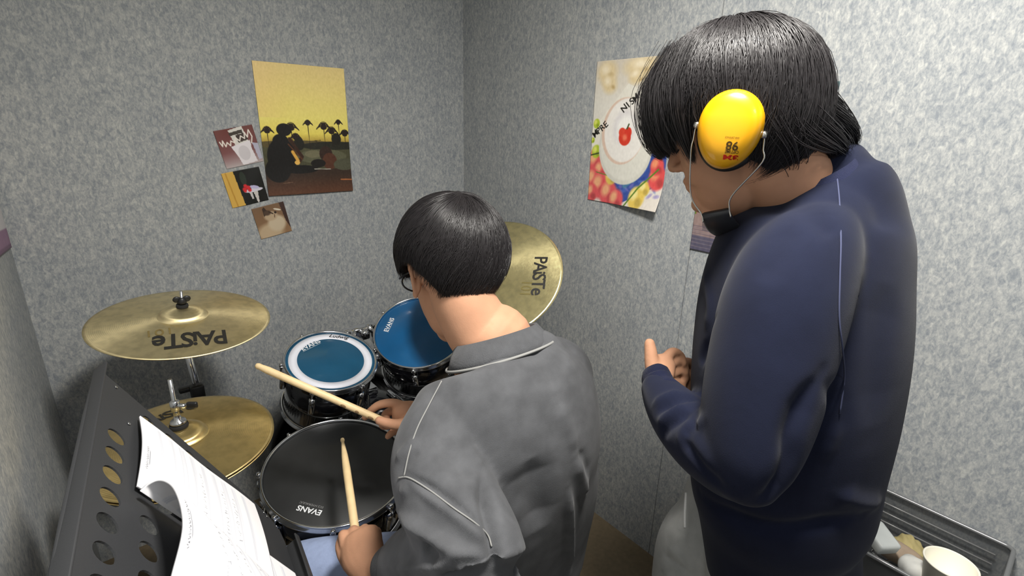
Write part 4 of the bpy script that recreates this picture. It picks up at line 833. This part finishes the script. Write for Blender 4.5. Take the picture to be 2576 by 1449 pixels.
for a, b, c in ((sh_l, el_l, wr_l), (sh_r, el_r, wr_r)): parts.append(ZL([(a, .043, .043), (b, .036, .036), (c, .026, .023)], (0, 0, 1), 24, 2, 16))
hipc = np.array([.805, .205, .84]); LH = np.array([cos(RAD(203)), sin(RAD(203)), 0])
for s in (-1, 1):
    h_ = hipc + LH * s * .075 + Fs_ * (.0 if s > 0 else .05); parts.append(ZL([(h_, .060, .060), (h_ + [0, .02, -.40], .05, .055), (h_ + [0, 0, -.79], .035, .035)], LH, 20, 2, 16))
# left hand: thumb up, palm towards the body, fingers curling right; right hand meets it
d0 = .825
lh = [LP([(1655, 985, .815, 30, .021), (1656, 955, .822, 34, .021), (1662, 932, .83, 36, .018), (1672, 912, .838, 30, .014)], 14, 20, 2.2)]
lh.append(chain([(1648, 945, .822, .0150), (1640, 912, .825, .0122), (1637, 885, .828, .0106), (1634, 864, .832, .0090)]))
lh.append(chain([(1672, 905, .836, .0095), (1692, 886, .850, .0088), (1712, 896, .862, .0080), (1718, 916, .858, .0072)]))
lh.append(chain([(1680, 924, .838, .0092), (1702, 910, .854, .0084), (1722, 922, .866, .0078), (1722, 942, .858, .0070)]))
lh.append(chain([(1684, 944, .838, .0088), (1706, 936, .854, .0082), (1724, 950, .862, .0074), (1714, 966, .852, .0068)]))
lh.append(chain([(1684, 964, .836, .0082), (1704, 964, .848, .0074), (1718, 978, .852, .0066), (1708, 988, .846, .0060)]))
rh2 = [LP([(1790, 940, .93, 26, .020), (1768, 938, .915, 30, .021), (1748, 936, .90, 32, .018), (1738, 934, .89, 26, .014)], 14, 20, 2.2)]
rh2.append(chain([(1750, 925, .895, .0120), (1734, 915, .885, .0108), (1722, 912, .877, .0095)]))
for y0_, y1_, y2_ in ((940, 944, 950), (952, 962, 968), (964, 976, 984), (974, 988, 996)):
    rh2.append(chain([(1750, y0_, .895, .0105), (1736, y1_, .880, .0096), (1722, y2_, .868, .0085)]))
bv2 = remesh(join(*(parts + lh + rh2)), .0028, 7); bv2 = folds(bv2, face_folds(ST)); mk('body', bv2, SKIN, sp_); lashes(sp_, ST)
for s in (-1, 1): mk('eye', ell(ST(s * .031, .072, .004), (.0118,) * 3, SB_, 20, 12), mat('eyeball_white', (.75, .72, .70, 1), .2), sp_)
# sweatshirt
tz = [(P(2050, 462, .775), .080, .080), (P(2060, 500, .775), .110, .105), (P(2045, 580, .785), .155, .128), (P(2015, 720, .79), .180, .142), (P(2000, 860, .79), .182, .146), (P(1985, 1000, .80), .178, .144), (P(1968, 1130, .82), .168, .140), (P(1962, 1235, .835), .160, .134), (P(1955, 1300, .85), .142, .120), (P(1962, 1400, .87), .136, .118), (P(1966, 1470, .88), .130, .114)]
tor2 = ZL(tz, Ls, 44, 2.1, 60)
sl2 = LP([(2046, 610, .705, 90, .070), (2010, 660, .672, 126, .080), (1972, 760, .645, 145, .080), (1935, 900, .635, 142, .078), (1905, 1030, .63, 132, .075), (1880, 1130, .628, 112, .070), (1862, 1185, .63, 90, .060)], 40, 44)
sf2 = LP([(1890, 1185, .63, 84, .058), (1840, 1165, .645, 86, .058), (1775, 1118, .69, 84, .056), (1718, 1060, .735, 74, .050), (1680, 1012, .78, 58, .044), (1660, 985, .805, 44, .038)], 40, 36)
sr2 = ZL([(sh_r, .070, .072), ((sh_r + el_r) / 2, .070, .072), (el_r, .064, .064), (el_r * .5 + wr_r * .5, .055, .055), (el_r * .1 + wr_r * .9, .040, .040)], (0, 0, 1), 36, 2, 36)
yk = LP([(2084, 462, .775, 74, .055), (2082, 520, .745, 112, .066), (2052, 620, .71, 130, .078)], 20, 36)
gv2 = remesh(join(tor2, sl2, sf2, sr2, yk), .0048, 12)
H2 = lambda pix: hit(gv2, pix)
fl2 = [(H2([(1800, 800), (1775, 880), (1765, 930)]), -.006, .009), (H2([(1650, 1045), (1690, 1015), (1735, 1000), (1760, 1010)]), -.007, .008), (H2([(1640, 1025), (1680, 995), (1720, 985)]), .004, .007),
       (H2([(1665, 1110), (1700, 1060), (1745, 1030)]), -.007, .008), (H2([(1655, 1080), (1690, 1035), (1730, 1015)]), .005, .008), (H2([(1690, 1150), (1720, 1095), (1760, 1060)]), -.006, .009), (H2([(1705, 1120), (1740, 1075), (1775, 1050)]), .005, .010),
       (H2([(1710, 1075), (1740, 1140), (1790, 1200), (1850, 1240)]), -.005, .008), (H2([(1890, 1262), (1950, 1235), (1985, 1170), (1990, 1090), (2025, 1000), (2070, 930)]), -.012, .012),
       (H2([(2060, 960), (2100, 1020), (2080, 1100)]), -.006, .014), (H2([(2110, 980), (2095, 1080), (2060, 1180)]), .005, .010), (H2([(1780, 650), (1785, 760), (1775, 850)]), .004, .010),
       (H2([(1760, 1240), (1850, 1300), (1960, 1330), (2080, 1315), (2170, 1290)]), -.010, .012), (H2([(2100, 1240), (2160, 1262), (2220, 1262)]), .007, .012), (H2([(1990, 560), (1960, 640), (1900, 720)]), -.003, .02), (H2([(2230, 700), (2200, 900), (2190, 1100)]), -.005, .03), (H2([(2000, 520), (2060, 560), (2110, 600)]), -.004, .016)]
gv2 = folds(gv2, fl2); sw2 = mk('sweatshirt', gv2, NAVY, sp_)
seam(sw2, gv2, [(2104, 438), (2110, 500), (2113, 600), (2110, 700), (2108, 800), (2116, 880), (2122, 950), (2110, 1040)], .0010, NSEAM, .0016)
cn2 = nz(-.46 * R[:, 0] - .86 * R[:, 1] - .16 * VIEW); cc2 = P(2008, 470, .772) - cn2 * .002
mk('collar', band(cc2, cn2, VIEW, [(.088, .016), (.093, .018), (.106, -.010), (.111, -.022), (.100, -.026), (.089, .0)], .92, .86), NAVYR, sp_)
mk('cuff', LP([(1676, 1008, .785, 50, .041), (1664, 988, .802, 42, .037), (1654, 962, .818, 38, .034), (1651, 948, .824, 36, .032)], 12, 32, 2.0), NAVYR, sp_)
mk('cuff', ZL([(el_r * .14 + wr_r * .86, .042, .042), (el_r * .0 + wr_r * 1.0, .034, .033)], (0, 0, 1), 6, 2, 28), NAVYR, sp_)
# sweatpants
pw = []
pw.append(ZL([(P(1940, 1420, .93), .10, .09), (hipc + [-.005, .02, .0], .12, .095), (hipc + [-.01, .02, -.08], .135, .105)], LH, 20, 2, 40))
pw.append(LP([(1800, 1215, .985, 62, .06), (1796, 1300, .99, 92, .075), (1772, 1380, .995, 116, .085), (1766, 1470, 1.0, 124, .09)], 20, 40))
for s in (-1, 1):
    h_ = hipc + LH * s * .075 + Fs_ * (.0 if s > 0 else .05); kn = h_ + [0, .015, -.40]; an = h_ + [0.01, -.02, -.79]
    pw.append(ZL([(h_ + [0, 0, -.02], .080, .085), (h_ + [0, 0, -.16], .085, .100), (kn, .075, .080), ((kn + an) / 2, .068, .07), (an, .056, .06)], LH, 30, 2, 30))
    q = h_ * [1, 1, 0] + Fs_ * .05; FB = np.array([LH, Fs_, [0, 0, 1.]]).T
    mk('shoe', remesh(join(ell(q + [0, 0, .045], (.045, .13, .04), FB, 20, 12), ell(q - Fs_ * .06 + [0, 0, .06], (.04, .05, .055), FB, 20, 12), box(q + [0, 0, .012], (.085, .27, .022), FB, .008)), .006, 4), mat('white_trainer', (.55, .55, .56, 1), .6), sp_)
pv2 = remesh(join(*pw), .006, 9); Hp = lambda pix: hit(pv2, pix)
pv2 = folds(pv2, [(Hp([(1665, 1395), (1700, 1420), (1740, 1446)]), -.006, .006), (Hp([(1665, 1440), (1690, 1447)]), .004, .006), (Hp([(1700, 1335), (1730, 1350)]), -.004, .005), (Hp([(1725, 1250), (1722, 1350), (1722, 1445)]), -.003, .006), (Hp([(1680, 1380), (1720, 1400)]), .004, .006)])
pt2 = mk('sweatpants', pv2, SWEATP, sp_)
seam(pt2, pv2, [(1727, 1240), (1724, 1290), (1724, 1328)], .0026, mat('white_drawcord', (.85, .85, .84, 1), .8), .001, name='drawcord')
# hair: long layered cut with bangs, flicked ends at the nape
SH = make_hair(sp_, SO, SB_, (0, .008, .042), (.110, .124, .119), (0, -.12, .98), [(0, .005), (25, -.002), (50, .008), (68, .022), (80, .0), (95, -.035), (120, -.066), (150, -.092), (180, -.100)], [(0, .25), (60, .35), (100, .55), (180, .65)], 18000, 11, .00066, 420, .35, .06, .09)
def G(*rows): return [P(a, b, d) for a, b, d in rows]
tufts = [G((1964, 200, 0.667), (2060, 270, 0.675), (2120, 310, 0.705), (2145, 350, 0.725), (2125, 392, 0.735)), G((1964, 180, 0.707), (2050, 240, 0.725), (2110, 290, 0.745), (2142, 335, 0.755), (2138, 375, 0.755)),
         G((1974, 240, 0.657), (2040, 300, 0.665), (2090, 340, 0.685), (2118, 368, 0.705), (2100, 396, 0.715)), G((1954, 260, 0.657), (2010, 320, 0.655), (2060, 350, 0.675), (2090, 370, 0.695), (2080, 398, 0.705)), G((2000, 200, 0.735), (2070, 270, 0.765), (2120, 320, 0.785), (2130, 370, 0.785)),
         G((1944, 300, 0.647), (1974, 350, 0.657), (1989, 400, 0.677), (1984, 432, 0.697)), G((1949, 280, 0.657), (1990, 340, 0.665), (2010, 390, 0.685), (2005, 420, 0.705)), G((1974, 280, 0.667), (2030, 345, 0.685), (2050, 380, 0.705), (2040, 402, 0.725)), G((2010, 300, 0.675), (2060, 345, 0.705), (2075, 375, 0.725), (2062, 395, 0.735))]
def GL(*rows): return [ST(*q) for q in rows]
for s_ in (1, -1):                                   # side-swept fringe ends framing the face
    for l0, f0 in ((.090, .055), (.080, .080), (.064, .100), (.044, .113), (.020, .120)):
        tufts.append(GL((s_ * l0 * .72, f0 * .60, .128), (s_ * l0 * .96, f0 * .93, .090), (s_ * l0 * 1.08, f0 * 1.05, .050), (s_ * l0 * 1.04, f0 * 1.06, .015), (s_ * l0 * .96, f0 * .98, -.006 - (.02 if f0 < .06 else 0))))
guide_strands(SH, tufts, 21, 240, .00062, .010)

# ear defenders: the band runs under the chin
ed = thing('ear_defenders', SO + np.array([0, 0, -.16]), 'yellow ear defenders worn with the black band under the chin', 'ear defenders')
YEL = mat('yellow_plastic', c3(232, 168, 6), .3, coat=.25, noise=.02)
ONm = mat('steel_wire', (.62, .60, .55, 1), .25, 1)
def cup(side):
    cpos = SO + SB_ @ np.array([side * .108, -.004, .002]); nn = nz(SB_[:, 0] * side - SB_[:, 1] * .12 * side + np.array([0, 0, .04]))
    upv = nz(np.array([.0, 0, 1.]) + SB_[:, 1] * .02 - SB_[:, 1] * .15); up2 = nz(upv - nn * (upv @ nn)); B = np.array([np.cross(up2, nn), up2, nn]).T
    a = np.linspace(0, 2 * pi, 64, endpoint=False); V, f = [], []
    prof = [(.80, -.020), (.97, -.020), (1.0, -.014), (1.0, -.004), (.97, .006), (.90, .0135), (.78, .0185), (.55, .0215), (.30, .0228), (.02, .0232)]
    for k, h in prof: V.append(np.stack([k * .0395 * np.cos(a) * (1 + .10 * np.sin(a)), k * .050 * np.sin(a), np.full(64, h)], 1) @ B.T + cpos)
    m = len(prof)
    for i in range(m - 1):
        for j in range(64): k2 = (j + 1) % 64; f.append([i * 64 + j, i * 64 + k2, (i + 1) * 64 + k2, (i + 1) * 64 + j])
    f.append([(m - 1) * 64 + j for j in range(64)]); c_ = mk('ear_cup', (np.vstack(V), f), YEL, ed)
    q = np.array([(.0345 * cos(t), .045 * sin(t), 0) for t in np.linspace(0, 2 * pi, 49)]) @ B.T + cpos - nn * .027
    mk('cushion', tube(q[:-1].tolist() + [q[0].tolist()], .0085, 12, False), BLACKP, ed)
    mk('backing_plate', join(lathe([(.0001, 0), (.030, 0), (.030, .006), (.0001, .006)], cpos - nn * .024, nn, 32)), BLACKP, ed)
    for s in (-1, 1): mk('pivot', lathe([(.0001, -.003), (.0042, -.003), (.005, 0), (.0042, .004), (.0001, .004)], cpos + B[:, 0] * s * .0415 - nn * .006, B[:, 0] * s, 16), ONm, ed)
    return c_, cpos, B, nn
c1, cp1, B1, n1 = cup(1); c2, cp2, B2, n2 = cup(-1)
arcp = []
for t in np.linspace(-78, 78, 25):
    a = RAD(t); arcp.append(ST(.086 * sin(a) * 1.0, .037, -.090 - .050 * cos(a)))
Wb, Vb, fb = .023, [], []
for i, p in enumerate(arcp):
    tg_ = nz(np.array(arcp[min(i + 1, 24)]) - arcp[max(i - 1, 0)]); fwd = SB_[:, 1]; no = nz(np.cross(tg_, fwd))
    for u, v in ((-1, -.3), (-1, .3), (-.85, 1), (.85, 1), (1, .3), (1, -.3), (.85, -1), (-.85, -1)): Vb.append(p + fwd * u * Wb * (.75 + .25 * cos(RAD(-78 + 6.5 * i))) + no * v * .004)
for i in range(24):
    for j in range(8): fb.append([i * 8 + j, i * 8 + (j + 1) % 8, (i + 1) * 8 + (j + 1) % 8, (i + 1) * 8 + j])
fb.append(list(range(8))); fb.append([24 * 8 + j for j in range(8)]); mk('headband', (Vb, fb), mat('black_soft_plastic', (.02, .021, .024, 1), .4), ed)
for sd, cp_, B_, p_ in ((1, cp1, B1, arcp[-1]), (-1, cp2, B2, arcp[0])):
    for s in (-1, 1):
        piv = cp_ + B_[:, 0] * s * .043 + -B_[:, 2] * .006; sgn = 1 if (B_[:, 0] * s) @ SB_[:, 1] > 0 else -1
        endp = p_ + SB_[:, 1] * sgn * .019; w1 = piv - np.array([0, 0, .035]) + SB_[:, 1] * sgn * .002; w2 = w1 * .35 + endp * .65 + SB_[:, 1] * .010
        mk('wire_arm', tube(spline([piv, (piv + w1) / 2, w1, w2, endp, endp - SB_[:, 2] * .012], 24), .0011, 8), ONm, ed)
bvh = BVHTree.FromPolygons([c1.matrix_world @ v.co + Vector(ORG[ed.name]) if False else Vector(ORG[ed.name]) + v.co for v in c1.data.vertices], [list(p.vertices) for p in c1.data.polygons])
def on_cup(s, px0, px1, m, bold=0., tall=1.0, name='marking'):
    a, b = onpl(*px0, cp1 + n1 * .024, n1), onpl(*px1, cp1 + n1 * .024, n1); X = nz(b - a); Y = np.cross(n1, X); v, f = text_mesh(s, 1.0, bold)
    k = np.linalg.norm(b - a) / (v[:, 0].max() - v[:, 0].min()); v = v * [k, k * tall, 1]; v[:, 1] -= (v[:, 1].max() + v[:, 1].min()) / 2
    w_, f = place_text((v, f), (a + b) / 2, X, Y); out = []
    for q in w_:
        h = bvh.ray_cast(Vector(q + n1 * .02), Vector(-n1)); out.append(np.array(h[0]) + n1 * .0004 if h[0] is not None else q)
    return mk(name, (np.array(out), f), m, c1, False)
BRN = mat('brown_ink', c3(92, 66, 8), .5)
on_cup('98', (1857, 368), (1826, 366), BRN, .02); on_cup('OPTIME', (1857, 383), (1823, 381), BRN, .01, 1.2); on_cup('3M', (1855, 397), (1818, 395), mat('red_marking', c3(214, 40, 20), .5), .05, .55); on_cup('EAR DEFENCE', (1859, 347), (1824, 345), BRN, .0, 1.2)
